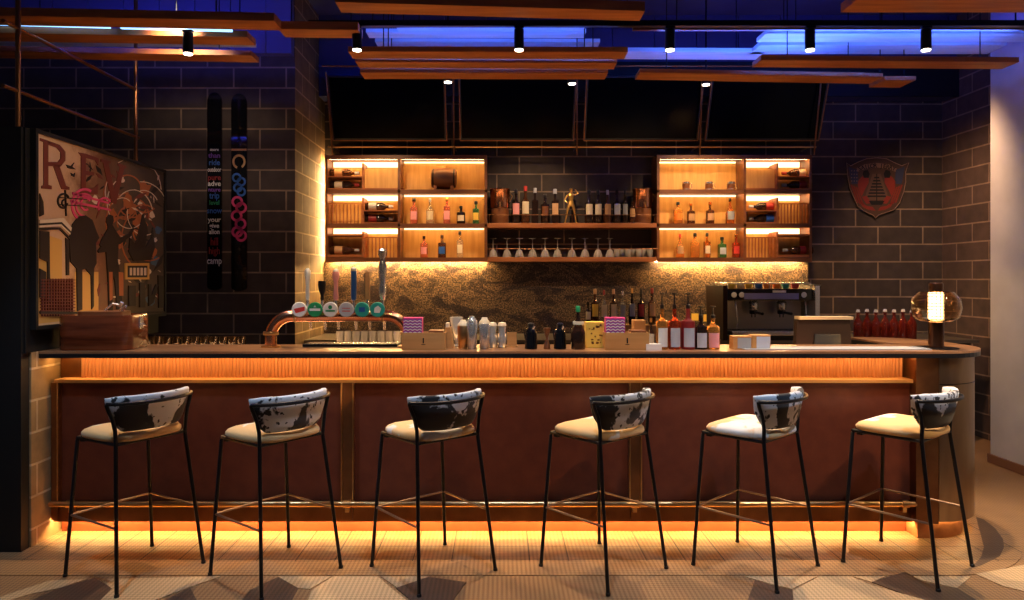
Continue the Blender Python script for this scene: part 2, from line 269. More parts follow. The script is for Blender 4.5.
# ---------------------------------------------------------------- mesh builder
class B:
    def __init__(s): s.bm = bmesh.new(); s.mi = 0
    def _f(s, vs):
        try:
            f = s.bm.faces.new(vs); f.material_index = s.mi; return f
        except ValueError: return None
    def box(s, x0, x1, y0, y1, z0, z1, bev=0.0):
        v = [s.bm.verts.new(c) for c in ((x0, y0, z0), (x1, y0, z0), (x1, y1, z0), (x0, y1, z0), (x0, y0, z1), (x1, y0, z1), (x1, y1, z1), (x0, y1, z1))]
        fs = [s._f([v[i] for i in q]) for q in ((3, 2, 1, 0), (4, 5, 6, 7), (0, 1, 5, 4), (1, 2, 6, 5), (2, 3, 7, 6), (3, 0, 4, 7))]
        if bev:
            es = list({e for f in fs for e in f.edges})
            r = bmesh.ops.bevel(s.bm, geom=es, offset=bev, segments=2, affect='EDGES', profile=0.6)
            for f in r['faces']: f.material_index = s.mi
        return s
    def hexa(s, pts):
        v = [s.bm.verts.new(c) for c in pts]
        for q in ((3, 2, 1, 0), (4, 5, 6, 7), (0, 1, 5, 4), (1, 2, 6, 5), (2, 3, 7, 6), (3, 0, 4, 7)): s._f([v[i] for i in q])
        return s
    def loft(s, rings, cap=True, closed=False):
        R = [[s.bm.verts.new(p) for p in r] for r in rings]
        n = len(R[0]); m = len(R)
        for i in range(m if closed else m - 1):
            a, b = R[i], R[(i + 1) % m]
            for j in range(n): s._f([a[j], a[(j + 1) % n], b[(j + 1) % n], b[j]])
        if cap and not closed:
            s._f(list(reversed(R[0]))); s._f(R[-1])
        return s
    def tube(s, pts, r, seg=10, closed=False, cap=True):
        pts = [Vector(p) for p in pts]; rings = []; n = len(pts); up = None
        rr = r if isinstance(r, (list, tuple)) else [r] * n
        for i, p in enumerate(pts):
            if closed: d = (pts[(i + 1) % n] - pts[i - 1])
            else: d = (pts[min(i + 1, n - 1)] - pts[max(i - 1, 0)])
            d.normalize()
            if up is None: up = Vector((0, 0, 1)) if abs(d.z) < 0.9 else Vector((0, 1, 0))
            a = d.cross(up); a.normalize(); b = a.cross(d); b.normalize(); up = b
            rings.append([p + (a * math.cos(t) + b * math.sin(t)) * rr[i] for t in (2 * math.pi * k / seg for k in range(seg))])
        return s.loft(rings, cap, closed)
    def cyl(s, p0, p1, r0, r1=None, seg=16):
        return s.tube([p0, p1], [r0, r0 if r1 is None else r1], seg)
    def lathe(s, prof, c=(0, 0, 0), seg=20, axis='z'):
        rings = []
        for r, z in prof:
            ring = []
            for k in range(seg):
                t = 2 * math.pi * k / seg; x, y = max(r, 1e-5) * math.cos(t), max(r, 1e-5) * math.sin(t)
                q = {'z': (x, y, z), 'x': (z, x, y), 'y': (y, z, x)}[axis]
                ring.append((c[0] + q[0], c[1] + q[1], c[2] + q[2]))
            rings.append(ring)
        return s.loft(rings, True)
    def prism(s, poly, a, b, axis='z'):
        def q(p, h): return {'z': (p[0], p[1], h), 'y': (p[0], h, p[1]), 'x': (h, p[0], p[1])}[axis]
        return s.loft([[q(p, a) for p in poly], [q(p, b) for p in poly]])
    def poly(s, pts): s._f([s.bm.verts.new(p) for p in pts]); return s
    def ball(s, c, r, seg=12, sz=(1, 1, 1)):
        k = seg // 2
        return s.lathe_s([(math.sin(math.pi * i / k), -math.cos(math.pi * i / k)) for i in range(k + 1)], c, r, sz, seg)
    def lathe_s(s, prof, c, r, sz, seg):
        return s.loft([[(c[0] + r * sz[0] * max(a, 1e-4) * math.cos(t), c[1] + r * sz[1] * max(a, 1e-4) * math.sin(t), c[2] + r * sz[2] * z) for t in (2 * math.pi * j / seg for j in range(seg))] for a, z in prof])
    def text(s, body, size, M4, extrude=0.0008, align='CENTER', bold=0.0, sx=1.0):
        cu = bpy.data.curves.new('t', 'FONT'); cu.body = body; cu.size = size; cu.extrude = extrude; cu.offset = bold
        cu.align_x = align; cu.align_y = 'CENTER'; cu.resolution_u = 3
        o = bpy.data.objects.new('t', cu); C.objects.link(o)
        me = bpy.data.meshes.new_from_object(o.evaluated_get(bpy.context.evaluated_depsgraph_get()))
        bpy.data.objects.remove(o); bpy.data.curves.remove(cu)
        nb = len(s.bm.faces); me.transform(M4 @ Matrix.Diagonal((sx, 1, 1, 1))); s.bm.from_mesh(me); bpy.data.meshes.remove(me)
        s.bm.faces.ensure_lookup_table()
        for f in s.bm.faces[nb:]: f.material_index = s.mi
        return s
    def obj(s, name, mats, parent=None, loc=None, rot=None, smooth=False, ang=40, recalc=True):
        if recalc: bmesh.ops.recalc_face_normals(s.bm, faces=s.bm.faces)
        me = bpy.data.meshes.new(name); s.bm.to_mesh(me); s.bm.free()
        for m in (mats if isinstance(mats, (list, tuple)) else [mats]): me.materials.append(M[m] if isinstance(m, str) else m)
        if smooth:
            for p in me.polygons: p.use_smooth = True
            try: me.set_sharp_from_angle(angle=math.radians(ang))
            except Exception: pass
        o = bpy.data.objects.new(name, me); C.objects.link(o)
        if parent: o.parent = parent
        if loc is not None: o.location = loc
        if rot is not None: o.rotation_euler = rot
        return o
def tag(o, label, cat, group=None, kind=None):
    o['label'] = label; o['category'] = cat
    if group: o['group'] = group
    if kind: o['kind'] = kind
    return o
def thing(name, label, cat, loc=(0, 0, 0), rotz=0, group=None):
    o = bpy.data.objects.new(name, None); C.objects.link(o); o.location = loc; o.rotation_euler = (0, 0, rotz); o.empty_display_size = 0.05
    return tag(o, label, cat, group)
def struct(o, label=None, cat=None):
    o['kind'] = 'structure'
    if label: o['label'] = label; o['category'] = cat or 'wall'
    return o
KIDS = {}
def copy_tree(o, parent=None, kids=None):
    c = o.copy(); C.objects.link(c)
    if parent: c.parent = parent
    for ch in [x for x in bpy.data.objects if x.parent == o]: copy_tree(ch, c)
    return c
def dup(root, loc, rotz, label, group=None):
    r = copy_tree(root); r.location = loc; r.rotation_euler = (0, 0, rotz); r['label'] = label
    if group: r['group'] = group
    return r
XZ = Matrix(((1, 0, 0, 0), (0, 0, -1, 0), (0, 1, 0, 0), (0, 0, 0, 1)))   # text lying in XY stood up to face -Y
def face(x, y, z): return Matrix.Translation((x, y, z)) @ XZ
# ================================================================ the setting
CEIL = 4.15
# zone of mid tone flooring hugging the bar, dark woven floor beyond it, pale inlays
struct(B().box(-7, 6, -2, 7.6, -0.12, -0.004).obj('floor', 'floor_plain'), 'brown woven-texture floor around the bar', 'floor')
zone = [(-7, 3.58), (2.3, 3.58)]
for k in range(1, 13):
    a = -math.pi / 2 + k * (math.pi / 2) / 12; zone.append((2.3 + 0.74 * math.cos(a), 4.32 + 0.74 * math.sin(a)))
zone += [(3.06, 5.4), (-7, 5.4)]
struct(B().prism(zone, -0.10, 0.0).obj('floor_bar_apron', 'floor_mid'), 'tiled floor strip with a rounded end hugging the bar', 'floor')
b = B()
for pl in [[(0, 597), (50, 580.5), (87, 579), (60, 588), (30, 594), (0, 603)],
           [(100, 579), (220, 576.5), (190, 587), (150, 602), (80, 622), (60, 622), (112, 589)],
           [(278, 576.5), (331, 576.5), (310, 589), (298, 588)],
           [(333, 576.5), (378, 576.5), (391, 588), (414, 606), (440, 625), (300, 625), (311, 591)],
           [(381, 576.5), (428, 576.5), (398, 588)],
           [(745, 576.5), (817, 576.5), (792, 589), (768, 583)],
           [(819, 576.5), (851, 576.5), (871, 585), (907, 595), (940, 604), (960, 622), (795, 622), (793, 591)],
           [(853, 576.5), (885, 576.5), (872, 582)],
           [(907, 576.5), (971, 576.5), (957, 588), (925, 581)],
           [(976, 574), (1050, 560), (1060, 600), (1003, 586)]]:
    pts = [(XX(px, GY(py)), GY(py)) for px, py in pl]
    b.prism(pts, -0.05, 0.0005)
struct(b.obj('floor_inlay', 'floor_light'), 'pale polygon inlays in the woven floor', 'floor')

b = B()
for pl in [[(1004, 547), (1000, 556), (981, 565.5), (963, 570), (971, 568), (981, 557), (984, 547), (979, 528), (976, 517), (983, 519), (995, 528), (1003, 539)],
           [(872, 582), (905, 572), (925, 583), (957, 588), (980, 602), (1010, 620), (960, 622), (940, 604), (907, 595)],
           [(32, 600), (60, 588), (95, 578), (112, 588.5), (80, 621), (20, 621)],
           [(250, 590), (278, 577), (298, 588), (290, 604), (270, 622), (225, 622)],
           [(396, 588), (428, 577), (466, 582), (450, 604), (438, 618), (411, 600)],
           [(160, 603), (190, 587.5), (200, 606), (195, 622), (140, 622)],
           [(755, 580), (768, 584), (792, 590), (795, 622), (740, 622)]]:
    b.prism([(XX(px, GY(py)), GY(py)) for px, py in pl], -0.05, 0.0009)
struct(b.obj('floor_dark_shapes', 'floor_darkest'), 'dark shapes on the woven floor', 'floor')  # darker crescent at the apron edge, darker shapes beyond it
LW = -1.816
struct(B().box(-7, LW, 6.2, 6.205, 0, CEIL).obj('wall_left', 'brick_left'), 'dark block wall behind the two skis', 'wall')
struct(B().box(LW - 0.12, LW, 6.2055, 7.4, 0, CEIL).obj('wall_left_return', 'brick_leftret_glow'), 'short block wall return beside the left shelves', 'wall')
struct(B().box(LW, 4.6, 7.26, 7.4, 0, CEIL).obj('wall_back', 'brick_back'), 'dark block wall behind the bar', 'wall')
struct(B().box(4.584, 4.7, 5.0, 7.4, 0, CEIL).obj('wall_right', 'brick_right'), 'brown block wall on the right side', 'wall')
struct(B().box(4.05, 4.30, -2, 5.78, 0, CEIL).obj('wall_right_plaster', 'plaster'), 'pale plaster wall at the right edge', 'wall')
struct(B().box(4.03, 4.05, -2, 5.79, 0, 0.07).obj('baseboard_right', 'baseboard'), 'wooden baseboard of the pale wall', 'baseboard')
struct(B().box(-7, 6, -2, 7.4, CEIL, CEIL + 0.1).obj('ceiling', 'ceiling'), 'dark ceiling tinted and lit blue', 'ceiling')
# upper cladding with seams
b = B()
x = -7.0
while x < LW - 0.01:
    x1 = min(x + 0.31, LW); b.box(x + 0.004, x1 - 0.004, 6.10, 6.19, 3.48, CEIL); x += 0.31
struct(b.obj('wall_left_cladding', 'cladding'), 'blue-tinted, blue-lit metal cladding above the left wall', 'wall')
b = B(); x = LW
while x < 4.57:
    x1 = min(x + 0.42, 4.57); b.box(x + 0.004, x1 - 0.004, 7.0, 7.22, 3.34, CEIL); x += 0.42
struct(b.obj('wall_back_bulkhead', 'bulkhead'), 'dark panelled bulkhead above the back wall', 'wall')
struct(B().box(LW + 0.6, 4.583, 6.985, 6.999, 3.33, 3.68).obj('wall_back_soffit', 'black_paint'), 'black soffit board above the right block wall', 'wall')
# black partition on the left with a block side tinted LED gold
PX = -2.645
struct(B().box(-3.6, PX, 3.90, 5.42, 1.10, 2.36).obj('wall_partition_upper', 'black_paint'), 'black upper partition carrying the picture', 'wall')
struct(B().box(-3.6, PX - 0.01, 3.88, 3.95, 0, 2.36).obj('wall_partition_front', 'black_paint'), 'black end cap of the left partition', 'wall')
struct(B().box(-3.6, PX, 3.95, 4.9, 0, 1.10).obj('wall_partition_side', 'brick_side'), 'golden-tinted block side of the left partition under the counter', 'wall')
# stone splashback
struct(B().box(-1.81, 3.17, 7.20, 7.26, 0.9, 1.69).obj('wall_splashback', 'stone'), 'speckled granite splashback behind the bottles', 'wall')

# pipe frame on the partition
t = thing('pipe_frame', 'thin brown pipe frame above the black partition and picture', 'frame', (-2.685, 3.9, 2.36))
for y0 in (0.0, 1.26):
    B().cyl((0, y0, 0), (0, y0, CEIL - 2.36), 0.014).obj('post', 'bronze', t)
for z in (2.91, 2.56):
    B().cyl((0, -0.12, z - 2.36), (0, 1.30, z - 2.36), 0.011).obj('rail', 'bronze', t)

# ================================================================ ceiling planks, tracks, blue lights
def plank(xl, yl, xr, yr, H, wd, th, label, rods=True, name='ceiling_plank', m='plank'):
    Yl = F_PX * (H - EYE) / (VPY - yl); Yr = F_PX * (H - EYE) / (VPY - yr)
    Xl, Xr = XX(xl, Yl), XX(xr, Yr)
    base = Vector(((Xl + Xr) / 2, (Yl + Yr) / 2, H))
    t = thing(name, label, 'plank', base, 0, 'hanging ceiling planks')
    q = [(Xl, Yl), (Xr, Yr), (Xr, Yr + wd), (Xl, Yl + wd)]
    q = [(a - base.x, c - base.y) for a, c in q]
    B().prism(q, 0, th).obj('board', m, t)
    for f in (0.12, 0.88):
        xx = q[0][0] + (q[1][0] - q[0][0]) * f; yy = q[0][1] + (q[1][1] - q[0][1]) * f + wd / 2
        B().cyl((xx, yy, th), (xx, yy, CEIL - H), 0.004, seg=6).obj('hanger_rod', 'black_metal', t)
    return t, q, base
plank(335, 2, 645, 11, 3.05, 0.155, 0.055, 'topmost centre plank, nearest to the viewer, bright orange underside')
pl2 = plank(348, 51.5, 628, 52, 3.05, 0.155, 0.035, 'front one of the three stacked planks above the middle screens')
plank(355, 61.5, 617, 63, 3.05, 0.15, 0.03, 'middle one of the three stacked planks above the middle screens')
plank(360, 72.5, 608, 73, 3.05, 0.17, 0.035, 'rear one of the three stacked planks touching the screen tops')
plank(-60, 14.5, 274, 21, 3.05, 0.16, 0.05, 'topmost plank at the upper left, running out of the frame')
pl6 = plank(278, 29, 358, 30, 3.05, 0.15, 0.05, 'short plank right of the upper left planks, ending beside a spot')
pl7 = plank(-60, 32, 247, 37, 3.05, 0.16, 0.04, 'second plank from the top at the upper left')
plank(-60, 50, 251, 55.5, 3.05, 0.16, 0.035, 'lowest plank at the upper left, just above the block wall')
pl9 = plank(761, 60, 1019, 62, 3.05, 0.17, 0.035, 'long plank at the upper right ending over the pale wall')
pl10 = plank(640, 72.5, 883, 77, 3.05, 0.19, 0.03, 'reddish plank above the two right screens')
plank(884, 80, 916, 80, 3.05, 0.22, 0.03, 'short olive stub plank above the block wall at right')
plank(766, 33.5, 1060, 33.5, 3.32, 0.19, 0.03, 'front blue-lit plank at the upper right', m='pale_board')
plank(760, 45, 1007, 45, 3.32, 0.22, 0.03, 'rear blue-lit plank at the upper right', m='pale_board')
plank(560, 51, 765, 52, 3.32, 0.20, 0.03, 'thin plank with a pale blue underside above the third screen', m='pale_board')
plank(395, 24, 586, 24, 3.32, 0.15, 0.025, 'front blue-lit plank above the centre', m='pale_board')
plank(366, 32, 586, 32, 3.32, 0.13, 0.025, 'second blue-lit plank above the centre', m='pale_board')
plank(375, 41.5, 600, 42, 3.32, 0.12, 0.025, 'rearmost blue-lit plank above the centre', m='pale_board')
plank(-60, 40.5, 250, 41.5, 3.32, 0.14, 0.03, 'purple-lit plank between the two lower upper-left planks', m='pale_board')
plank(872, -12, 1090, -12, 3.05, 0.34, 0.05, 'dark plank at the top right corner')
# blue light strips lying on the planks
def blue_strip(X0, X1, Y, z, label, m='led_blue', h=0.012, wd=0.02):
    o = B().box(-(X1 - X0) / 2, (X1 - X0) / 2, -wd / 2, wd / 2, 0, h).obj('light_strip', m, None, ((X0 + X1) / 2, Y, z))
    return tag(o, label, 'light strip', 'blue light strips above the planks')
blue_strip(1.95, 3.7, 5.03, 3.086, 'blue light strip lying on the long upper right plank')
blue_strip(1.2, 2.5, 5.36, 3.081, 'blue light strip on the reddish plank above the right screens')
blue_strip(-0.95, 0.8, 4.84, 3.086, 'blue light strip on the front one of the three stacked planks')
blue_strip(-3.1, -1.7, 4.50, 3.091, 'blue light strip on the second upper left plank', 'led_dim_blue')
blue_strip(-3.3, -1.95, 5.33, 3.351, 'blue light strip on the purple-lit upper left plank', 'led_dim_blue')
blue_strip(2.1, 3.9, 5.46, 3.351, 'blue light strip on the rear blue-lit plank at upper right', 'led_dim_blue')
for xa, ya, xb, yb, lb in [(-30, 22.5, 110, 26.5, 'leftmost pale blue linear light between the upper left planks'), (121, 27, 232, 30, 'second pale blue linear light, beside the left spot')]:
    Y0 = 4.36; p0, p1 = P(xa, ya, Y0), P(xb, yb, Y0)
    t = thing('linear_light', lb, 'light', (p0 + p1) / 2, 0, 'pale blue linear lights')
    c = (p0 + p1) / 2
    d = (p1 - p0) / 2
    B().hexa([(-d.x, -0.01, -d.z - 0.010), (d.x, -0.01, d.z - 0.010), (d.x, 0.01, d.z - 0.010), (-d.x, 0.01, -d.z - 0.010), (-d.x, -0.01, -d.z + 0.006), (d.x, -0.01, d.z + 0.006), (d.x, 0.01, d.z + 0.006), (-d.x, 0.01, -d.z + 0.006)]).obj('tube', 'led_cyan', t)
    B().cyl((0, 0, 0.005), (0, 0, CEIL - c.z), 0.004, seg=6).obj('hanger_rod', 'black_metal', t)
# track and spots
t = thing('lighting_track', 'long black lighting track carrying the spots', 'track', (1.4, 4.4, 3.10))
B().box(-2.6, 2.9, -0.018, 0.018, 0, 0.035).obj('rail', 'black_metal', t)
for xx in (-2.2, -0.6, 1.0, 2.6): B().cyl((xx, 0, 0.035), (xx, 0, CEIL - 3.10), 0.004, seg=6).obj('hanger_rod', 'black_metal', t)
t = thing('lighting_track', 'second black track further back, a thin copper line above the right screens', 'track', (2.2, 4.75, 3.20))
B().box(-1.3, 1.6, -0.015, 0.015, 0, 0.02).obj('rail', 'bronze', t)
for xx in (-1.0, 1.3): B().cyl((xx, 0, 0.02), (xx, 0, CEIL - 3.20), 0.004, seg=6).obj('hanger_rod', 'black_metal', t)
spots = [(188, 4.35, 'spot under the upper left planks', 3.06), (357, 4.4, 'spot beside the left ends of the three stacked planks', 3.10), (519, 4.4, 'spot at the centre before the blue-lit planks', 3.10),
         (670, 4.4, 'spot above the third screen', 3.10), (810, 4.4, 'spot above the rightmost screen', 3.10), (926, 4.4, 'spot at far right over the block wall', 3.10)]
s0 = thing('track_spot', 'black cylinder ' + spots[0][2], 'spotlight', (XX(188, 4.35), 4.35, spots[0][3]), 0, 'black track spots')
B().box(-0.03, 0.03, -0.015, 0.015, -0.012, 0.0).box(-0.006, 0.006, -0.006, 0.006, -0.03, -0.01).obj('mount', 'black_metal', s0)
B().lathe([(0.029, -0.145), (0.031, -0.14), (0.031, -0.02), (0.026, -0.015)]).obj('housing', 'black_metal', s0, smooth=True)
B().lathe([(0.026, -0.151), (0.027, -0.1455)]).obj('lens', 'spot_face', s0)
for px, Y, lb, z in spots[1:]: dup(s0, (XX(px, Y), Y, z), 0, 'black cylinder ' + lb)
d0 = None
for px, py, lb in [(448, 82, 'leftmost small downlight over the gap beside the first screen'), (572, 83.5, 'small downlight over the gap between second and third screens'), (706, 84.5, 'small downlight over the gap beside the rightmost screen')]:
    p = P(px, py, 6.3)
    if d0 is None:
        d0 = thing('downlight', lb, 'downlight', p, 0, 'small round downlights before the screens')
        B().lathe([(0.036, 0.0), (0.042, 0.004), (0.042, 0.05)]).obj('housing', 'black_metal', d0)
        B().lathe([(0.032, -0.006), (0.033, -0.001)]).obj('lens', 'spot_face', d0)
        B().cyl((0, 0, 0.05), (0, 0, CEIL - p.z), 0.008, seg=8).obj('stem', 'black_metal', d0)
    else: dup(d0, p, 0, lb)

# ================================================================ screens
tvs = [(333, 447, 330, 449, 'leftmost wall screen, dark, above the left shelves'), (461, 573, 461, 573, 'second wall screen from the left, dark'),
       (585, 696, 585, 697, 'third wall screen from the left, dark'), (708, 820 - 5, 708, 822, 'rightmost wall screen, dark, above the right shelves')]
for x0, x1, xt0, xt1, lb in tvs:
    Yb, Yt = 7.02, 6.78
    zb, zt = ZZ(140, Yb), ZZ(76, Yt)
    Xc = (XX(x0, Yb) + XX(x1, Yb)) / 2; hw = 0.565
    t = thing('television', lb, 'television', (Xc, Yb, zb), 0, 'dark wall screens')
    h = math.hypot(zt - zb, Yb - Yt); ang = math.atan2(Yb - Yt, zt - zb)
    def rt(o): o.rotation_euler = (ang, 0, 0); return o
    rt(B().box(-hw, hw, -0.012, 0.03, 0, h, 0.004).obj('casing', 'black_plastic', t))
    rt(B().box(-hw + 0.014, hw - 0.014, -0.0135, -0.0125, 0.018, h - 0.014).obj('screen', 'screen', t))
    b = B(); e = 0.008
    b.box(-hw - e, -hw, -0.014, 0.02, -e, h + e).box(hw, hw + e, -0.014, 0.02, -e, h + e).box(-hw, hw, -0.014, 0.02, -e, 0)
    rt(b.obj('bezel', 'bronze', t))
    b = B(); b.box(-0.2, 0.2, 0.03, 0.05, 0.2, 0.5); rt(b.obj('bracket', 'black_metal', t))
    B().box(-0.05, 0.05, -0.05, 0.23, 0.33, 0.39).obj('arm', 'black_metal', t)
t = thing('screen_frame', 'thin bronze rod frame around the four wall screens', 'frame', (0.7, 6.96, 2.6))
B().cyl((XX(328, 6.96) - 0.7, 0, ZZ(147, 6.96) - 2.6), (XX(816, 6.96) - 0.7, 0, ZZ(147, 6.96) - 2.6), 0.009, seg=8).obj('bottom_rail', 'brass', t)
B().cyl((XX(322, 6.6) - 0.7, -0.36, ZZ(66, 6.6) - 2.6), (XX(822, 6.6) - 0.7, -0.36, ZZ(66, 6.6) - 2.6), 0.008, seg=8).obj('top_rail', 'bronze', t)
for x0, x1 in ((326, 332.5), (453.5, 454), (577, 577), (702, 700), (822, 814)):
    B().cyl((XX(x0, 6.72) - 0.7, -0.24, ZZ(72, 6.72) - 2.6), (XX(x1, 6.96) - 0.7, 0, ZZ(155, 6.96) - 2.6), 0.008, seg=8).obj('upright', 'bronze', t)
    B().cyl((XX(x1, 6.96) - 0.7, 0, 0.24), (XX(x1, 6.96) - 0.7, 0.30, 0.24), 0.007, seg=6).obj('wall_stub', 'bronze', t)

# ================================================================ back shelving
SY, BY = 7.0, 7.255
LV = [1.695, 2.035, 2.375, 2.72]      # shelf undersides
TH = 0.03
def unit(label, xa, xw, xb, mirror):
    # xa outer side, xw divider, xb inner side (m); mirror False = wine cells on the left
    cx = (xa + xb) / 2
    t = thing('shelf_unit', label, 'shelves', (cx, 7.13, LV[0]), 0, 'lit back bar shelves')
    O = lambda x: x - cx
    X = sorted((xa, xw, xb)); lo, hi = X[0], X[2]
    def bx(name, m, x0, x1, y0, y1, z0, z1, par=t, bev=0.0):
        return B().box(O(x0), O(x1), y0 - 7.13, y1 - 7.13, z0 - LV[0], z1 - LV[0], bev).obj(name, m, par)
    for z in LV: bx('shelf', 'dark_wood', lo, hi, SY, BY, z, z + TH)
    for x in (lo, xw - 0.0125, hi - 0.025): bx('side_panel', 'dark_wood', x, x + 0.025, SY, BY, LV[0] + TH, LV[3])
    dl, dh = (xw + 0.0125, hi - 0.025) if not mirror else (lo + 0.025, xw - 0.0125)   # display bay
    wl, wh = (lo + 0.025, xw - 0.0125) if not mirror else (xw + 0.0125, hi - 0.025)  # wine bay
    for i in range(3):
        z0, z1 = LV[i] + TH, LV[i + 1]
        bx('back_panel', 'gold_panel', dl, dh, BY - 0.02, BY - 0.005, z0, z1)
        bx('lip', 'dark_wood', dl, dh, SY, SY + 0.008, z1 - 0.013, z1); bx('led_profile', 'led_band', dl + 0.01, dh - 0.01, BY - 0.045, BY - 0.035, z1 - 0.017, z1 - 0.004)
        bx('led_strip', 'led_shelf', dl + 0.01, dh - 0.01, SY + 0.012, SY + 0.030, z1 - 0.010, z1 - 0.001)
        bx('back_panel', 'gold_panel', wl, wh, BY - 0.02, BY - 0.005, z0, z1)
        bx('lip', 'dark_wood', wl, wh, SY, SY + 0.008, z1 - 0.013, z1); bx('led_profile', 'led_band', wl + 0.01, wh - 0.01, BY - 0.045, BY - 0.035, z1 - 0.060, z1 - 0.008)
        bx('led_strip', 'led_shelf', wl + 0.01, wh - 0.01, SY + 0.012, SY + 0.030, z1 - 0.010, z1 - 0.001)
        mid = (wl + wh) / 2
        bx('cell_divider', 'shelf_wood', mid - 0.009, mid + 0.009, SY + 0.01, BY - 0.02, z0, z1 - 0.05)
        for side in (0, 1):
            a, c = (wl, mid - 0.009) if side == 0 else (mid + 0.009, wh)
            code = [['H', 'S'], ['S', 'B'], ['B', 'P']][i]      # bottom row, middle row, top row (left unit, left to right)
            if mirror: code = code[::-1]
            k = code[side]
            if k == 'B':                                         # cradle for lying bottles
                for zz in (z0 + 0.004, z0 + 0.125):
                    bx('cradle', 'shelf_wood', a, c, SY + 0.01, SY + 0.22, zz, zz + 0.01)
            elif k == 'H':
                bx('cradle', 'shelf_wood', a, c, SY + 0.01, SY + 0.22, z0 + 0.004, z0 + 0.03)
                bx('cradle', 'shelf_wood', a, c, SY + 0.01, SY + 0.22, z0 + 0.215, z0 + 0.235)
            elif k == 'P':
                bx('blank_panel', 'gold_panel', a, c, SY + 0.06, SY + 0.07, z0 + 0.02, z0 + 0.215)
                bx('cradle', 'shelf_wood', a, c, SY + 0.04, SY + 0.08, z0, z0 + 0.02)
            elif k == 'S':
                b = B(); n = 9
                for j in range(n + 1):
                    xx = O(a + 0.008 + (c - a - 0.016) * j / n); b.box(xx - 0.0045, xx + 0.0045, SY + 0.03 - 7.13, SY + 0.045 - 7.13, z0 + 0.001 - LV[0], z0 + 0.20 - LV[0])
                b.box(O(a), O(c), SY + 0.025 - 7.13, SY + 0.033 - 7.13, z0 + 0.196 - LV[0], z0 + 0.206 - LV[0])
                b.obj('slat_rack', 'shelf_wood', t)
    # header board and wash light under the unit
    bx('lip', 'dark_wood', lo, hi, SY, SY + 0.008, LV[0] - 0.016, LV[0])
    bx('led_strip', 'led_under', lo + 0.02, hi - 0.02, BY - 0.12, BY - 0.095, LV[0] - 0.010, LV[0] - 0.001)
    xs = lo - 0.012 if not mirror else hi + 0.002
    if not mirror: bx('led_strip', 'led_under', xs, xs + 0.010, BY - 0.06, BY - 0.03, LV[0], LV[3])
    return t
unit('lit shelf unit left of centre with a wine rack at its left side', XX(325, 7), XX(399, 7), XX(487, 7), False)
unit('lit shelf unit right of centre with a wine rack at its right side', XX(657, 7), XX(745, 7), XX(812, 7), True)
mx0, mx1 = XX(487, 7) + 0.003, XX(657, 7) - 0.003
for z, nm in ((LV[0], 'lower floating wood shelf holding upturned wine glasses'), (LV[1], 'upper floating wood shelf holding the bottles and gold figurine')):
    t = thing('floating_shelf', nm, 'shelf', ((mx0 + mx1) / 2, 7.1, z), 0, 'floating shelves between the lit units')
    hw = (mx1 - mx0) / 2
    B().box(-hw, hw, -0.10, 0.155, -0.012, 0.035, 0.004).obj('board', 'shelf_wood', t)
    B().cyl((-hw, -0.115, 0.115), (hw, -0.115, 0.115), 0.004, seg=6).obj('guard_rail', 'bronze', t)
    for xx in (-hw + 0.02, 0, hw - 0.02): B().cyl((xx, -0.098, 0.03), (xx, -0.115, 0.115), 0.003, seg=6).obj('rail_support', 'bronze', t)

# ================================================================ front bar
t = thing('bar_counter', 'long bar front with dark red leather panels, brass trim and rounded end', 'bar', (0, 4.2, 0))
def bp(name, m, x0, x1, y0, y1, z0, z1, par=t, bev=0.0, rr=None):
    return B().box(x0, x1, y0 - 4.2, y1 - 4.2, z0, z1, bev).obj(name, m, par)
BX0, BX1 = -2.635, 2.42
bp('carcass', 'bronze', BX0, BX1, 4.20, 4.30, 0.10, 1.061)
bp('carcass_floor', 'black_paint', BX0, BX1, 4.24, 4.30, 0.0, 0.10)
bp('toe_kick', 'kick', BX0 + 0.002, BX1 + 0.02, 4.205, 4.24, 0.0, 0.10)
# frame: ledge, stiles, bottom rail
bp('ledge', 'ledge', XX(56, 4.12), XX(918, 4.12), 4.10, 4.20, 0.905, 0.925, bev=0.003)
for a, c in ((52.5, 59), (343, 353), (630, 640), (916, 922)):
    bp('stile', 'bronze', XX(a, 4.12), XX(c, 4.12), 4.105, 4.20, 0.10, 0.905, bev=0.003)
bp('bottom_rail', 'bronze', XX(59, 4.12), XX(916, 4.12), 4.12, 4.20, 0.10, 0.20)
for a, c, lb in ((59, 343, 'left leather panel'), (353, 630, 'middle leather panel'), (640, 916, 'right leather panel')):
    bp('leather_panel', 'leather', XX(a, 4.12) + 0.002, XX(c, 4.12) - 0.002, 4.135, 4.199, 0.202, 0.903, bev=0.008)
for a in (59.0, 341.6, 353.0, 628.6, 640.0, 914.6):
    bp('panel_trim', 'brass', XX(a, 4.12), XX(a + 1.4, 4.12), 4.098, 4.134, 0.202, 0.904)
bp('panel_trim', 'brass', XX(59, 4.12), XX(916, 4.12), 4.112, 4.134, 0.190, 0.197)
# fluted band
b = B(); n = int((BX1 - BX0 - 0.14) / 0.021); x0 = BX0 + 0.13
ra, rb = [], []
for i in range(n):
    for k in range(6):
        u = x0 + (i + k / 6) * 0.021; d = 0.010 * abs(math.sin(math.pi * k / 6))
        ra.append(b.bm.verts.new((u, -0.012 - d, 0.926))); rb.append(b.bm.verts.new((u, -0.012 - d, 1.055)))
for i in range(len(ra) - 1): b._f([ra[i], ra[i + 1], rb[i + 1], rb[i]])
b.obj('fluted_band', 'copper_flute', t)
bp('led_strip', 'led', BX0 + 0.015, BX1 - 0.02, 4.10, 4.125, 1.0530, 1.0615)
bp('kick_lip', 'bronze', BX0 + 0.005, XX(916, 4.12), 4.120, 4.126, 0.086, 0.10)
bp('led_strip', 'led_kick', BX0 + 0.01, XX(916, 4.12), 4.127, 4.142, 0.091, 0.0995)
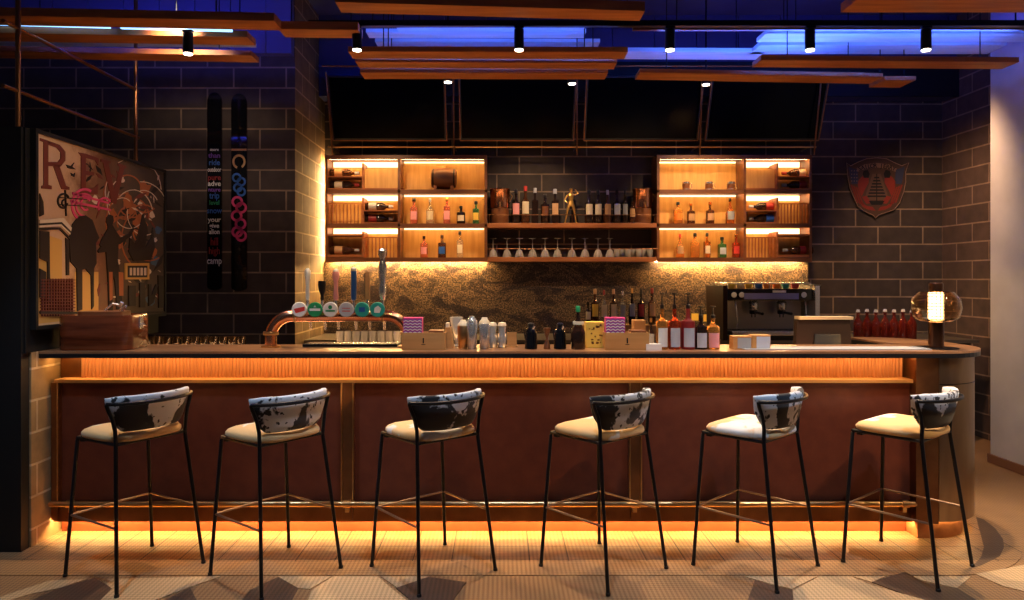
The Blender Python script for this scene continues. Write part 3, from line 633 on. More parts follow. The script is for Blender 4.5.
# foot rail
fr = B().cyl((XX(50, 4.085), -0.115, ZZ(504, 4.085)), (XX(925, 4.085), -0.115, ZZ(504, 4.085)), 0.017).obj('foot_rail', 'brass', t, smooth=True)
for px in (70, 347, 635, 905):
    B().box(XX(px, 4.085) - 0.012, XX(px, 4.085) + 0.012, -0.115, -0.07, 0.15, 0.20, 0.003).cyl((XX(px, 4.085) - 0.02, -0.115, ZZ(504, 4.085)), (XX(px, 4.085) + 0.02, -0.115, ZZ(504, 4.085)), 0.022).obj('bracket', 'brass', fr)
# rounded end column
CXc, CYc, CR = 2.545, 4.385, 0.355
def endpoly(r, x0, yb, cy=CYc, cx=CXc, n=14):
    p = [(x0, cy - r), (cx, cy - r)]
    for k in range(1, n + 1):
        a = -math.pi / 2 + (math.pi / 2) * k / n; p.append((cx + r * math.cos(a), cy + r * math.sin(a)))
    yc2 = yb - r
    for k in range(0, n + 1):
        a = (math.pi / 2) * k / n; p.append((cx + r * math.cos(a), yc2 + r * math.sin(a)))
    p.append((x0, yb)); return [(x, y - 4.2) for x, y in p]
B().prism(endpoly(CR, 2.53, 4.97), 0.115, 1.061).obj('end_column', 'brushed_column', t, smooth=True)
B().prism(endpoly(CR + 0.002, 2.531, 5.001), 0.905, 0.909).obj('seam', 'black_metal', t)
B().prism([(BX1, -0.13), (2.529, -0.165), (2.529, 0.1), (BX1, 0.1)], 0.10, 1.06).obj('column_return', 'bronze', t)
B().prism(endpoly(CR - 0.06, 2.44, 4.94), 0.0, 0.115).obj('column_plinth', 'plinth', t, smooth=True)
b = B(); pp = endpoly(CR - 0.045, 2.47, 4.94)[:22]
b.tube([(x, y, 0.108) for x, y in pp], 0.006, 6).obj('led_strip', 'led', t)
# bar top, L shaped with a rounded end
r = 0.385; top = [(BX0, 4.0), (2.545, 4.0)]
for k in range(1, 15):
    a = -math.pi / 2 + (math.pi / 2) * k / 14; top.append((2.545 + r * math.cos(a), 4.385 + r * math.sin(a)))
for k in range(0, 15):
    a = (math.pi / 2) * k / 14; top.append((2.545 + r * math.cos(a), 4.60 + r * math.sin(a)))
top += [(2.47, 4.985), (2.50, 4.60), (2.56, 4.43), (BX0, 4.43)]
t = thing('worktop', 'long wooden bar top with a thin dark edge and rounded right end', 'bar top', (0, 4.2, 1.062))
B().prism([(x, y - 4.2) for x, y in top], 0.0, 0.025).obj('edge_slab', 'bar_edge', t)
B().prism([(x, y - 4.2) for x, y in top], 0.0252, 0.038).obj('surface', 'bar_top', t)
TOP = 1.10
# work bench behind the bar and back counter
t = thing('work_bench', 'low steel work bench behind the bar', 'bench', (-0.15, 4.8, 0))
B().box(-2.45, 2.6, -0.35, 0.32, 0.92, 0.95).obj('surface', 'worksurface', t)
B().box(-2.40, 2.55, -0.33, 0.28, 0.0, 0.92).obj('cabinet', 'black_paint', t)
t = thing('back_counter', 'low counter along the back wall under the shelves', 'counter', (1.2, 6.85, 0))
B().box(-3.0, 3.2, -0.42, 0.345, 0.92, 0.95).obj('surface', 'worksurface', t)
B().box(-3.0, 3.15, -0.38, 0.345, 0.0, 0.92).obj('cabinet', 'black_paint', t)
WB, BC = 0.951, 0.951
# ================================================================ stools
def stool_shell():
    b = B(); rings = []; n = 30
    for i in range(n + 1):
        u = -1 + 2 * i / n; a = math.radians(84) * u
        taper = max(0.0, (abs(u) - 0.68) / 0.32)
        zt = 0.943 - 0.010 * taper; zb = 0.760 + 0.085 * taper ** 1.6
        th = 0.020 * (1 - 0.25 * taper ** 2) if i not in (0, n) else 0.008
        ring = []
        m = 14
        for k in range(m):
            t = 2 * math.pi * k / m
            c, s = math.cos(t), math.sin(t)
            sc = math.copysign(abs(c) ** 0.6, c); ss = math.copysign(abs(s) ** 0.45, s)
            z = (zt + zb) / 2 + ss * (zt - zb) / 2
            f = (z - 0.768) / 0.175                       # 0 bottom, 1 top: the shell flares upward
            g = max(f, 0) ** 0.8
            rx = 0.170 + 0.049 * g + sc * th; ry = 0.092 + 0.033 * g + sc * th
            ring.append((rx * math.sin(a), -0.080 - 0.005 * g - ry * math.cos(a), z))
        rings.append(ring)
    b.loft(rings)
    return b
def stool_seat():
    b = B(); rings = []
    def outline(sc, dz, n=40):
        pts = []
        for k in range(n):
            t = 2 * math.pi * k / n; c, s = math.cos(t), math.sin(t)
            x = math.copysign(abs(c) ** 0.5, c) * 0.203; y = math.copysign(abs(s) ** 0.55, s) * 0.192
            x *= 1.0 + 0.04 * (y / 0.2)
            fz = dz - 0.018 * max(0, (y - 0.12) / 0.095) ** 2 * (dz > 0.73)
            pts.append((x * sc, y * sc + 0.022, fz))
        return pts
    for sc, z in ((0.93, 0.709), (0.99, 0.713), (1.01, 0.724), (1.0, 0.737), (0.95, 0.749), (0.8, 0.762), (0.55, 0.771), (0.3, 0.775), (0.1, 0.776)): rings.append(outline(sc, z))
    b.loft(rings); return b
def make_stool(label, loc, rz):
    t = thing('bar_stool', label, 'bar stool', loc, rz, 'cowhide bar stools along the bar')
    FX, FY, TX, TY, RX, RY = 0.235, 0.228, 0.19, 0.198, 0.187, 0.138
    for sx in (-1, 1):
        B().tube([(sx * FX, FY, 0.0), (sx * TX, TY, 0.69), (sx * (TX - 0.012), TY - 0.006, 0.704)], 0.0095, 10).obj('leg', 'stool_metal', t, smooth=True)
        B().tube([(sx * FX, -FY, 0.0), (sx * RX, -RY, 0.70), (sx * (RX + 0.004), -RY - 0.003, 0.77), (sx * (RX + 0.016), -RY + 0.0, 0.83), (sx * 0.223, -0.132, 0.882), (sx * 0.2300, -0.131, 0.907)], 0.0095, 10).obj('leg', 'stool_metal', t, smooth=True)
        for sy in (-1, 1):
            B().lathe([(0.012, 0), (0.012, 0.012), (0.010, 0.014)], (sx * FX, sy * FY, 0), 10).obj('foot_cap', 'black_plastic', t)
    # back rail hugging the shell
    pts = []
    for i in range(25):
        a = math.radians(74) * (-1 + 2 * i / 24); pts.append((0.238 * math.sin(a), -0.088 - 0.152 * math.cos(a), 0.907))
    B().tube(pts, 0.009, 8).obj('back_rail', 'stool_metal', t, smooth=True)
    f = []
    for x, y in ((-RX, -RY), (-TX, TY), (TX, TY), (RX, -RY)): f.append((x, y, 0.703))
    g = B()
    for i in range(4): g.cyl(f[i], f[(i + 1) % 4], 0.0085, seg=8)
    for sx in (-1, 1): g.box(sx * 0.17 - 0.02, sx * 0.17 + 0.02, TY - 0.05, TY - 0.02, 0.685, 0.70)
    g.obj('seat_frame', 'stool_metal', t)
    k = 0.31 / 0.70; q = lambda sx, sy: (sx * (FX + ((TX if sy > 0 else RX) - FX) * k), sy * (FY + ((TY if sy > 0 else RY) - FY) * k), 0.31)
    g = B().cyl(q(-1, -1), q(-1, 1), 0.006, seg=8).cyl(q(-1, 1), q(1, 1), 0.006, seg=8).cyl(q(1, 1), q(1, -1), 0.006, seg=8)
    g.obj('stretcher', 'stretcher', t)
    stool_seat().obj('seat', 'hide_seat', t, smooth=True, ang=60)
    stool_shell().obj('backrest', 'hide_back', t, smooth=True, ang=60)
    return t
ST = [((-1.898, 3.649), 59, 'leftmost cowhide bar stool, turned furthest sideways'),
      ((-1.158, 3.625), 51.8, 'second cowhide bar stool from the left, before the left leather panel divider'),
      ((-0.35, 3.664), 39.5, 'third cowhide bar stool from the left, before the middle panel left half'),
      ((0.543, 3.678), 41.4, 'fourth cowhide bar stool from the left, before the right panel divider'),
      ((1.351, 3.702), 43.2, 'fifth cowhide bar stool from the left, before the right leather panel'),
      ((2.163, 3.719), 39.1, 'rightmost cowhide bar stool, beside the rounded metal end')]
s0 = make_stool(ST[0][2], (*ST[0][0], 0.0005), math.radians(ST[0][1]))
for (x, y), a, lb in ST[1:]: dup(s0, (x, y, 0.0005), math.radians(a), lb)

# ================================================================ bottles
def bottle(px, Y, z, ytop, r, shape, gl, cap, lab, label, group, cat='bottle', pour=False, labz=(0.18, 0.52), rot=0, name='bottle', liquid=None):
    x = XX(px, Y); H = ZZ(ytop, Y) - z
    t = thing(name, label, cat, (x, Y, z), rot, group)
    hb = H * (0.93 if not pour else 0.76)
    if not pour and z > 1.5: r *= 1.22
    if shape == 'square': r *= 1.12
    n = {'round': (0.62, 0.74, 0.30), 'tall': (0.55, 0.74, 0.26), 'squat': (0.66, 0.78, 0.30), 'slope': (0.42, 0.80, 0.24), 'square': (0.66, 0.74, 0.30)}[shape]
    prof = [(r * 0.92, 0.0), (r, 0.006), (r, hb * n[0]), (r * 0.93, hb * (n[0] + 0.04)), (r * 0.55, hb * (n[0] + n[1]) / 2), (r * n[2] * 1.05, hb * n[1]), (r * n[2], hb * 0.9), (r * n[2] * 1.15, hb * 0.905), (r * n[2] * 1.15, hb * 0.95)]
    B().lathe(prof, seg=4 if shape == 'square' else 18).obj('glass_body', gl, t, smooth=shape != 'square', rot=(0, 0, math.pi / 4) if shape == 'square' else None)
    cb = B()
    if pour:
        cb.lathe([(r * 0.33, hb * 0.94), (r * 0.36, hb * 1.03), (r * 0.16, hb * 1.06), (r * 0.10, H * 0.97), (r * 0.10, H * 0.975)], seg=10)
        cb.lathe([(r * 0.45, H * 0.975), (r * 0.45, H)], seg=10)
    else:
        cb.lathe([(r * n[2] * 1.25, hb * 0.925), (r * n[2] * 1.3, hb * 0.93), (r * n[2] * 1.3, H * 0.985), (r * n[2] * 1.1, H)], seg=12)
    cb.obj('cap' if not pour else 'pourer', cap, t, smooth=True)
    if lab:
        rr = r * (1.015 if shape != 'square' else 0.725)
        b = B()
        if shape == 'square': b.box(-rr * 0.85, rr * 0.85, -rr - 0.001, -rr + 0.0002, hb * labz[0], hb * labz[1])
        else:
            R0 = [];
            for k in range(11):
                a = math.radians(-138 + 96 * k / 10)
                R0.append((rr * math.cos(a), rr * math.sin(a)))
            p = [(x_, y_) for x_, y_ in R0] + [(x_ * 0.97, y_ * 0.97) for x_, y_ in reversed(R0)]
            b.prism(p, hb * labz[0], hb * labz[1])
        b.obj('label', lab, t)
    return t
# lit shelves, left display bay
z1, z2, z3 = [LV[i] + TH + 0.001 for i in range(3)]
G = 'bottles in the left lit shelves'
for a in [(414, z2, 198, .036, 'square', 'g_pink', 'g_dark', 'pink', 'square pink-orange gin bottle, leftmost in the middle row of the left shelves'),
          (430, z2, 198, .032, 'tall', 'g_clear', 'greylabel', 'cream', 'tall clear bottle, second in the middle row of the left shelves'),
          (447, z2, 197, .034, 'square', 'g_pink', 'gold', 'pink', 'orange bottle at the centre of the middle row of the left shelves'),
          (461, z2, 206, .036, 'squat', 'g_dark', 'black_plastic', 'cream', 'short dark bottle with a pale diamond label, middle row of the left shelves'),
          (476, z2, 201, .032, 'square', 'g_green', 'black_plastic', 'yellow', 'square green bottle, rightmost in the middle row of the left shelves'),
          (424, z1, 236, .032, 'squat', 'g_pink', 'g_brown', 'pink', 'pink bottle at the left of the bottom row of the left shelves'),
          (442, z1, 235, .034, 'squat', 'g_brown', 'g_dark', 'blue', 'dark squat bottle in the middle of the bottom row of the left shelves'),
          (460, z1, 231, .031, 'square', 'g_clear', 'black_plastic', 'cream', 'clear square bottle with black foot, right of the bottom row of the left shelves')]:
    bottle(a[0], 7.11, a[1], a[2], a[3], a[4], a[5], a[6], a[7], a[8], G)
G = 'bottles in the right lit shelves'
for a in [(678, z2, 202, .038, 'squat', 'g_orange', 'black_plastic', 'orange', 'round amber bottle, leftmost in the middle row of the right shelves'),
          (691, z2, 203, .033, 'round', 'g_brown', 'g_amber', 'tan', 'brown bottle, second in the middle row of the right shelves'),
          (710, z2, 202, .034, 'round', 'g_brown', 'g_amber', 'tan', 'brown bottle, third in the middle row of the right shelves'),
          (730, z2, 198, .036, 'slope', 'g_amber', 'g_dark', 'grey', 'long-necked dark bottle, rightmost in the middle row of the right shelves'),
          (680, z1, 234, .034, 'slope', 'g_orange', 'red', 'tan', 'amber bottle with a red cap, leftmost in the bottom row of the right shelves'),
          (695, z1, 233, .038, 'round', 'g_orange', 'black_plastic', None, 'wide orange flask, second in the bottom row of the right shelves'),
          (707, z1, 233, .029, 'square', 'g_amber', 'black_plastic', 'cream', 'square bottle with cream label, middle of the bottom row of the right shelves'),
          (722, z1, 237, .036, 'square', 'g_green', 'black_plastic', 'greylabel', 'dark green square bottle, fourth in the bottom row of the right shelves'),
          (736, z1, 234, .031, 'round', 'g_red', 'g_orange', 'red', 'bright red bottle, rightmost in the bottom row of the right shelves')]:
    bottle(a[0], 7.11, a[1], a[2], a[3], a[4], a[5], a[6], a[7], a[8], G)
# tin mugs
m0 = None
for px, lb in ((686, 'left one of three dark tin mugs on the top right shelf'), (709, 'middle one of three dark tin mugs on the top right shelf'), (731, 'right one of three dark tin mugs on the top right shelf')):
    loc = (XX(px, 7.11), 7.11, z3)
    if m0 is None:
        m0 = thing('mug', lb, 'mug', loc, 0, 'tin mugs on the top right shelf')
        B().lathe([(0.033, 0), (0.036, 0.004), (0.038, 0.09), (0.035, 0.088), (0.033, 0.01), (0.0, 0.008)], seg=20).obj('cup', 'steel', m0, smooth=True)
        B().lathe([(0.0368, 0.02), (0.0385, 0.07)], seg=20).obj('band', 'dark_wood', m0, smooth=True)
        B().tube([(0.036, 0, 0.075), (0.058, 0, 0.07), (0.060, 0, 0.03), (0.036, 0, 0.02)], 0.004, 6).obj('handle', 'steel', m0)
    else: dup(m0, loc, 0, lb)
# barrel
t = thing('barrel', 'small dark wooden cask on the top left lit shelf', 'barrel', (XX(444, 7.11), 7.11, z3))
B().lathe([(0.085, -0.125), (0.09, -0.12), (0.103, -0.05), (0.106, 0), (0.103, 0.05), (0.09, 0.12), (0.085, 0.125)], (0, 0, 0.125), 24, 'x').obj('body', 'dark_wood', t, smooth=True)
for xx in (-0.105, -0.05, 0.05, 0.105):
    rr = 0.107 - abs(xx) * 0.105
    B().lathe([(rr, xx - 0.006), (rr, xx + 0.006)], (0, 0, 0.125), 24, 'x').obj('hoop', 'black_metal', t)
B().box(-0.10, -0.07, -0.07, 0.07, 0, 0.045).box(0.07, 0.10, -0.07, 0.07, 0, 0.045).obj('stand', 'shelf_wood', t)
B().cyl((0, 0, 0.225), (0, 0, 0.255), 0.014).obj('bung', 'brass', t)
B().cyl((-0.13, -0.03, 0.12), (-0.15, -0.03, 0.12), 0.008).obj('tap', 'brass', t)
# lying wine bottles
w0 = None
WINES = [(345, 1, 3, 0, 1, 'g_amber'), (345, 1, 3, 1, 1, 'g_dark'), (379, 2, 2, 0, 1, 'g_dark'), (379, 2, 2, 1, 1, 'g_dark'), (345, 0, 1, 0, 1, 'g_brown'), ]
def wine(px, z, right, label, gl, lab):
    t = thing('wine_bottle', label, 'wine bottle', (XX(px, 7.11), 7.11, z + 0.044), 0 if right else math.pi, 'wine bottles lying in the racks')
    B().lathe([(0.040, -0.15), (0.043, -0.145), (0.043, 0.03), (0.036, 0.05), (0.015, 0.08), (0.0135, 0.13), (0.016, 0.132), (0.016, 0.14)], (0, 0, 0), 16, 'x').obj('glass_body', gl, t, smooth=True)
    B().lathe([(0.0165, 0.10), (0.0170, 0.142), (0.012, 0.144)], (0, 0, 0), 12, 'x').obj('capsule', 'darkred' if lab == 'cream' else 'greylabel', t)
    B().lathe([(0.0436, -0.10), (0.0436, -0.02)], (0, 0, 0), 16, 'x').obj('label', lab, t, smooth=True)
    return t
T0, T1, T2 = z1 + 0.013, z2 + 0.013, z3 + 0.013
wine(345, T2 + 0.121, True, 'upper wine bottle in the top left cell of the left rack', 'g_brown', 'tan')
wine(345, T2, True, 'lower wine bottle in the top left cell of the left rack', 'g_dark', 'cream')
wine(379, T1 + 0.121, True, 'upper wine bottle in the middle row of the left rack', 'g_dark', 'grey')
wine(379, T1, True, 'lower wine bottle in the middle row of the left rack', 'g_dark', 'darkred')
wine(345, z1 + 0.031, True, 'dark wine bottle in the bottom left cell of the left rack', 'g_brown', 'tan')
wine(796, T2 + 0.121, False, 'upper wine bottle in the top right cell of the right rack', 'g_brown', 'cream')
wine(796, T2, False, 'lower wine bottle in the top right cell of the right rack', 'g_dark', 'darkred')
wine(763, T1 + 0.121, False, 'upper wine bottle in the middle row of the right rack', 'g_dark', 'darkred')
wine(763, T1, False, 'lower wine bottle in the middle row of the right rack', 'g_dark', 'blue')
wine(797, z1 + 0.031, False, 'dark wine bottle in the bottom right cell of the right rack', 'g_brown', 'darkred')

# floating shelf items
zu, zl = LV[1] + 0.036, LV[0] + 0.036
FY_ = 7.10
for px, lb, m in ((500, 'copper drum-shaped caddy at the left end of the upper floating shelf', 'copper'), (642.5, 'copper drum-shaped caddy at the right end of the upper floating shelf', 'copper')):
    t = thing('copper_caddy', lb, 'caddy', (XX(px, FY_), FY_, zu), 0, 'copper caddies on the upper floating shelf')
    B().lathe([(0.085, 0), (0.088, 0.005), (0.088, 0.15), (0.08, 0.155)], seg=24).obj('stand', 'dark_wood', t, smooth=True)
    B().lathe([(0.09, 0.155), (0.096, 0.16), (0.100, 0.33), (0.104, 0.335), (0.104, 0.35), (0.095, 0.352)], seg=24).obj('bowl', m, t, smooth=True)
    B().cyl((0, -0.10, 0.20), (0, -0.13, 0.20), 0.008).cyl((0, -0.125, 0.20), (0, -0.125, 0.15), 0.007).obj('tap', 'brass', t)
    B().tube([(0.095, 0, 0.31), (0.125, 0, 0.28), (0.10, 0, 0.22)], 0.006, 6).obj('handle', 'brass', t)
G = 'bottles on the upper floating shelf'
for a in [(516, 189, .036, 'round', 'g_dark', 'black_plastic', 'pink', 'dark bottle with a pink label, leftmost on the upper floating shelf'),
          (525.5, 186, .036, 'round', 'g_brown', 'red', 'cream', 'red-capped bottle with a cream label left of the gold figurine'),
          (535, 188, .033, 'square', 'g_dark', 'greylabel', None, 'slim dark blue bottle left of the gold figurine'),
          (545, 194, .036, 'squat', 'g_dark', 'black_plastic', 'dark_wood', 'faceted dark bottle, second left of the gold figurine'),
          (555, 189, .036, 'square', 'g_dark', 'greylabel', 'tan', 'square bottle with a slanted label just left of the gold figurine'),
          (589, 190, .036, 'round', 'g_dark', 'black_plastic', 'cream', 'first cream-labelled dark bottle right of the gold figurine'),
          (598, 190, .036, 'round', 'g_dark', 'black_plastic', 'cream', 'second cream-labelled dark bottle right of the gold figurine'),
          (607.5, 190, .033, 'slope', 'g_brown', 'greylabel', 'tan', 'sloping bottle with a low label, third right of the gold figurine'),
          (617, 190, .033, 'round', 'g_dark', 'g_dark', 'greylabel', 'bottle with a pale violet label, fourth right of the gold figurine'),
          (625, 190, .026, 'tall', 'g_dark', 'black_plastic', 'grey', 'slim bottle, fifth right of the gold figurine'),
          (632.5, 198, .032, 'squat', 'g_brown', 'black_plastic', 'tan', 'short wide bottle beside the right copper caddy')]:
    bottle(a[0], FY_, zu, a[1], a[2], a[3], a[4], a[5], a[6], a[7], G, labz=(0.28, 0.62))
# gold figurine
def figurine():
    t = thing('figurine', 'gold standing human figurine on the upper floating shelf', 'figurine', (XX(571, FY_), FY_, zu))
    V = [((0, 0, .195), .026), ((0, 0, .235), .021), ((0, 0, .275), .030), ((0, 0, .302), .020), ((0, 0, .318), .010), ((0, -.002, .345), .021), ((0, -.002, .36), .016),
         ((-.022, 0, .185), .020), ((-.042, -.004, .105), .013), ((-.058, 0, .018), .008), ((-.064, -.018, .006), .007),
         ((.022, 0, .185), .020), ((.038, -.006, .105), .013), ((.050, 0, .018), .008), ((.058, -.018, .006), .007),
         ((-.036, 0, .290), .011), ((-.066, -.002, .24), .008), ((-.036, -.018, .205), .006),
         ((.036, 0, .290), .011), ((.072, -.006, .305), .008), ((.040, -.014, .345), .006)]
    E = [(0, 1), (1, 2), (2, 3), (3, 4), (4, 5), (5, 6), (0, 7), (7, 8), (8, 9), (9, 10), (0, 11), (11, 12), (12, 13), (13, 14), (3, 15), (15, 16), (16, 17), (3, 18), (18, 19), (19, 20)]
    me = bpy.data.meshes.new('body'); me.from_pydata([v for v, r in V], E, [])
    o = bpy.data.objects.new('body', me); C.objects.link(o)
    sk = o.modifiers.new('s', 'SKIN'); 
    for i, (v, r) in enumerate(V): me.skin_vertices[0].data[i].radius = (r, r * 0.85)
    me.skin_vertices[0].data[0].use_root = True
    ss = o.modifiers.new('u', 'SUBSURF'); ss.levels = 2; ss.render_levels = 2
    dg = bpy.context.evaluated_depsgraph_get()
    m2 = bpy.data.meshes.new_from_object(o.evaluated_get(dg)); bpy.data.objects.remove(o)
    for p in m2.polygons: p.use_smooth = True
    m2.materials.clear(); m2.materials.append(M['gold'])
    o = bpy.data.objects.new('body', m2); C.objects.link(o); o.parent = t
    B().prism([(-.075, -.04), (.07, -.04), (.07, .035), (-.075, .035)], 0, 0.006).obj('base', 'gold', t)
figurine()
# upturned stem glasses and tumblers
def stem_glass(px, label, loc=None):
    t = thing('wine_glass', label, 'glass', (XX(px, FY_), FY_, zl), 0, 'upturned stem glasses on the lower floating shelf')
    B().lathe([(0.048, 0.0), (0.046, 0.02), (0.030, 0.065), (0.006, 0.085), (0.0045, 0.10), (0.0045, 0.178), (0.012, 0.184), (0.036, 0.188), (0.036, 0.191), (0.0, 0.192)], seg=20).obj('glass_body', 'clear', t, smooth=True)
    return t
g0 = None
NTH = ['leftmost', 'second', 'third', 'fourth', 'fifth', 'sixth', 'seventh', 'eighth', 'ninth', 'tenth', 'eleventh', 'twelfth', 'thirteenth', 'fourteenth']
def nth(i, what, n=None): return (NTH[i] + ' ' + what) if i == 0 else (NTH[i] + ' from the left of the ' + what + 's' if not what.endswith('es') else NTH[i] + ' from the left of the ' + what)
def nth(i, one, many): return 'leftmost ' + one if i == 0 else NTH[i] + ' from the left of the ' + many
for i, px in enumerate((493, 507, 519.5, 532.5, 545, 557.5, 572, 585, 598, 610)):
    lb = nth(i, 'upturned stem glass on the lower floating shelf', 'upturned stem glasses on the lower floating shelf')
    if g0 is None: g0 = stem_glass(px, lb)
    else: dup(g0, (XX(px, FY_), FY_, zl), 0, lb)
def tumbler(name, loc, label, group, r, h, m='clear'):
    o = B().lathe([(r * 0.86, 0), (r * 0.9, 0.004), (r, h), (r - 0.003, h), (r * 0.85, 0.012), (0.0, 0.010)], seg=20).obj(name, m, None, loc, smooth=True)
    return tag(o, label, 'glass', group)
u0 = None
for i, px in enumerate((617, 622.5, 628, 633.5, 639, 644.5, 650)):
    lb = nth(i, 'frosted tumbler on the lower floating shelf', 'frosted tumblers at the right of the lower floating shelf')
    yy = 7.07 + 0.07 * (i % 2)
    if u0 is None: u0 = tumbler('tumbler', (XX(px, yy), yy, zl), lb, 'tumblers on the lower floating shelf', 0.032, 0.085)
    else: o = dup(u0, (XX(px, yy), yy, zl), 0, lb)

# ================================================================ things on the back counter
# espresso machine
t = thing('espresso_machine', 'large chrome and black espresso machine with colourful cups on top', 'coffee machine', (XX(766, 6.5), 6.62, BC))
B().box(-0.37, 0.37, -0.02, 0.28, 0.08, 0.46, 0.01).obj('body', 'dark_steel', t)
B().box(-0.39, 0.39, -0.22, 0.30, 0.36, 0.47, 0.012).obj('head_housing', 'black_gloss', t)
B().box(-0.24, 0.26, -0.226, -0.221, 0.375, 0.43).obj('control_panel', 'panel_violet', t)
B().box(0.02, 0.14, -0.230, -0.2265, 0.435, 0.455).obj('badge', 'white', t)
B().box(-0.36, 0.36, -0.26, 0.02, 0.045, 0.085, 0.006).obj('drip_tray', 'steel', t)
B().box(-0.38, 0.38, -0.24, 0.28, 0.0, 0.045).obj('base', 'black_plastic', t)
b = B()
for i in range(14): b.box(-0.33 + i * 0.05, -0.325 + i * 0.05, -0.25, -0.0, 0.086, 0.089)
b.obj('tray_grille', 'black_metal', t)
for xx in (-0.33, -0.26, 0.31): B().lathe([(0.024, 0), (0.027, 0.004), (0.027, 0.008), (0.022, 0.010)], (xx, -0.222, 0.415), 18, 'y').obj('gauge', 'white', t, rot=None)
for xx in (-0.12, 0.14):
    gh = B().lathe([(0.035, 0.27), (0.042, 0.28), (0.042, 0.345), (0.03, 0.36)], (xx, -0.13, 0), 20).obj('group_head', 'steel', t, smooth=True)
    B().lathe([(0.034, 0.235), (0.038, 0.24), (0.038, 0.27)], (xx, -0.13, 0), 20).cyl((xx, -0.16, 0.255), (xx + 0.02, -0.30, 0.245), 0.011, 0.014).cyl((xx - 0.015, -0.13, 0.235), (xx - 0.015, -0.13, 0.205), 0.005).cyl((xx + 0.015, -0.13, 0.235), (xx + 0.015, -0.13, 0.205), 0.005).obj('portafilter', 'black_metal', gh, smooth=True)
for xx in (-0.31, 0.33): B().tube([(xx, -0.18, 0.36), (xx, -0.22, 0.30), (xx * 0.98, -0.23, 0.16), (xx * 0.96, -0.20, 0.11)], 0.006, 8).obj('steam_wand', 'steel', t, smooth=True)
b = B()
for zz in (0.52,): b.tube([(-0.38, -0.20, zz), (0.38, -0.20, zz), (0.38, 0.28, zz), (-0.38, 0.28, zz)], 0.006, 8, closed=True)
for xx, yy in ((-0.38, -0.20), (0.38, -0.20), (0, -0.20), (-0.38, 0.28), (0.38, 0.28)): b.cyl((xx, yy, 0.465), (xx, yy, 0.52), 0.005, seg=6)
b.obj('cup_rail', 'steel', t)
b = B().hexa([(0.40, -0.25, 0.0), (0.44, -0.25, 0.0), (0.44, 0.25, 0.0), (0.40, 0.25, 0.0), (0.40, -0.25, 0.5), (0.44, -0.25, 0.5), (0.44, 0.28, 0.5), (0.40, 0.28, 0.5)]); b.obj('side_panel', 'steel', t)
b = B().hexa([(-0.44, -0.25, 0.0), (-0.40, -0.25, 0.0), (-0.40, 0.25, 0.0), (-0.44, 0.25, 0.0), (-0.44, -0.25, 0.5), (-0.40, -0.25, 0.5), (-0.40, 0.28, 0.5), (-0.44, 0.28, 0.5)]); b.obj('side_panel', 'till_brown', t)
c0 = None
for i, (dx, m, lb) in enumerate([(-0.32, 'yellow', 'yellow-green cup, leftmost on the espresso machine'), (-0.24, 'cream', 'cream cup, second on the espresso machine'), (-0.16, 'yellow', 'yellow cup, third on the espresso machine'), (-0.07, 'blue', 'blue cup near the middle of the espresso machine'),
                                (0.01, 'orange', 'orange cup right of the blue cup on the espresso machine'), (0.10, 'orange', 'second orange cup beside the teal cup on the espresso machine'), (0.18, 'teal', 'teal cup on the espresso machine'), (0.27, 'red', 'red cup, rightmost on the espresso machine')]):
    h = 0.055
    o = B().lathe([(0.026, 0), (0.030, 0.004), (0.038, h), (0.035, h), (0.026, 0.01), (0, 0.008)], seg=18).obj('cup', m, None, (XX(766, 6.5) + dx, 6.50, BC + 0.4715), smooth=True)
    tag(o, lb, 'cup', 'coloured cups on the espresso machine')
# grinder
t = thing('coffee_grinder', 'black coffee grinder with a flared hopper right of the espresso machine', 'coffee grinder', (XX(812, 6.85), 6.90, BC))
B().box(-0.08, 0.08, -0.14, 0.12, 0, 0.05, 0.01).box(-0.07, 0.07, -0.06, 0.10, 0.05, 0.32, 0.012).obj('body', 'black_plastic', t)
B().lathe([(0.055, 0.32), (0.06, 0.33), (0.10, 0.47), (0.10, 0.49)], seg=20).obj('hopper', 'black_gloss', t, smooth=True)
B().lathe([(0.102, 0.49), (0.102, 0.505), (0.03, 0.51)], seg=20).obj('lid', 'black_plastic', t, smooth=True)
B().cyl((0, -0.06, 0.20), (0, -0.16, 0.19), 0.012).obj('spout', 'steel', t)
# riser and its bottles left of the middle
t = thing('bottle_riser', 'wooden two-step bottle riser on the back counter behind the right wooden box', 'riser', (XX(622, 6.55), 6.62, BC))
B().box(-0.42, 0.42, -0.12, 0.10, 0, 0.13, 0.005).obj('step', 'amber_wood', t)
G = 'bottles on the back counter riser'
for a in [(588, 302, .030, 'round', 'g_dark', 'g_dark', 'cream', 'short dark bottle at the left end of the riser'),
          (595, 289, .036, 'round', 'g_brown', 'tan', 'yellow', 'amber bottle with a tan cap on the riser'),
          (604, 290, .034, 'slope', 'g_clear', 'darkred', 'cream', 'pale bottle with a dark red ringed cap on the riser'),
          (613.5, 289, .033, 'round', 'g_brown', 'tan', 'cream', 'brown bottle with cream label and cork on the riser'),
          (622.5, 291, .033, 'round', 'g_clear', 'steel', 'grey', 'clear bottle near the middle of the riser'),
          (632, 288, .033, 'slope', 'g_dark', 'gold', 'grey', 'dark sloping bottle with a gold cap on the riser'),
          (641, 289, .034, 'round', 'g_dark', 'black_plastic', 'darkred', 'dark bottle with a dark red label on the riser'),
          (652, 288, .036, 'round', 'g_brown', 'darkred', 'tan', 'bottle with a dark red top and tan label, rightmost on the riser')]:
    bottle(a[0], 6.58, BC + 0.131, a[1], a[2], a[3], a[4], a[5], a[6], a[7], G, labz=(0.25, 0.62))
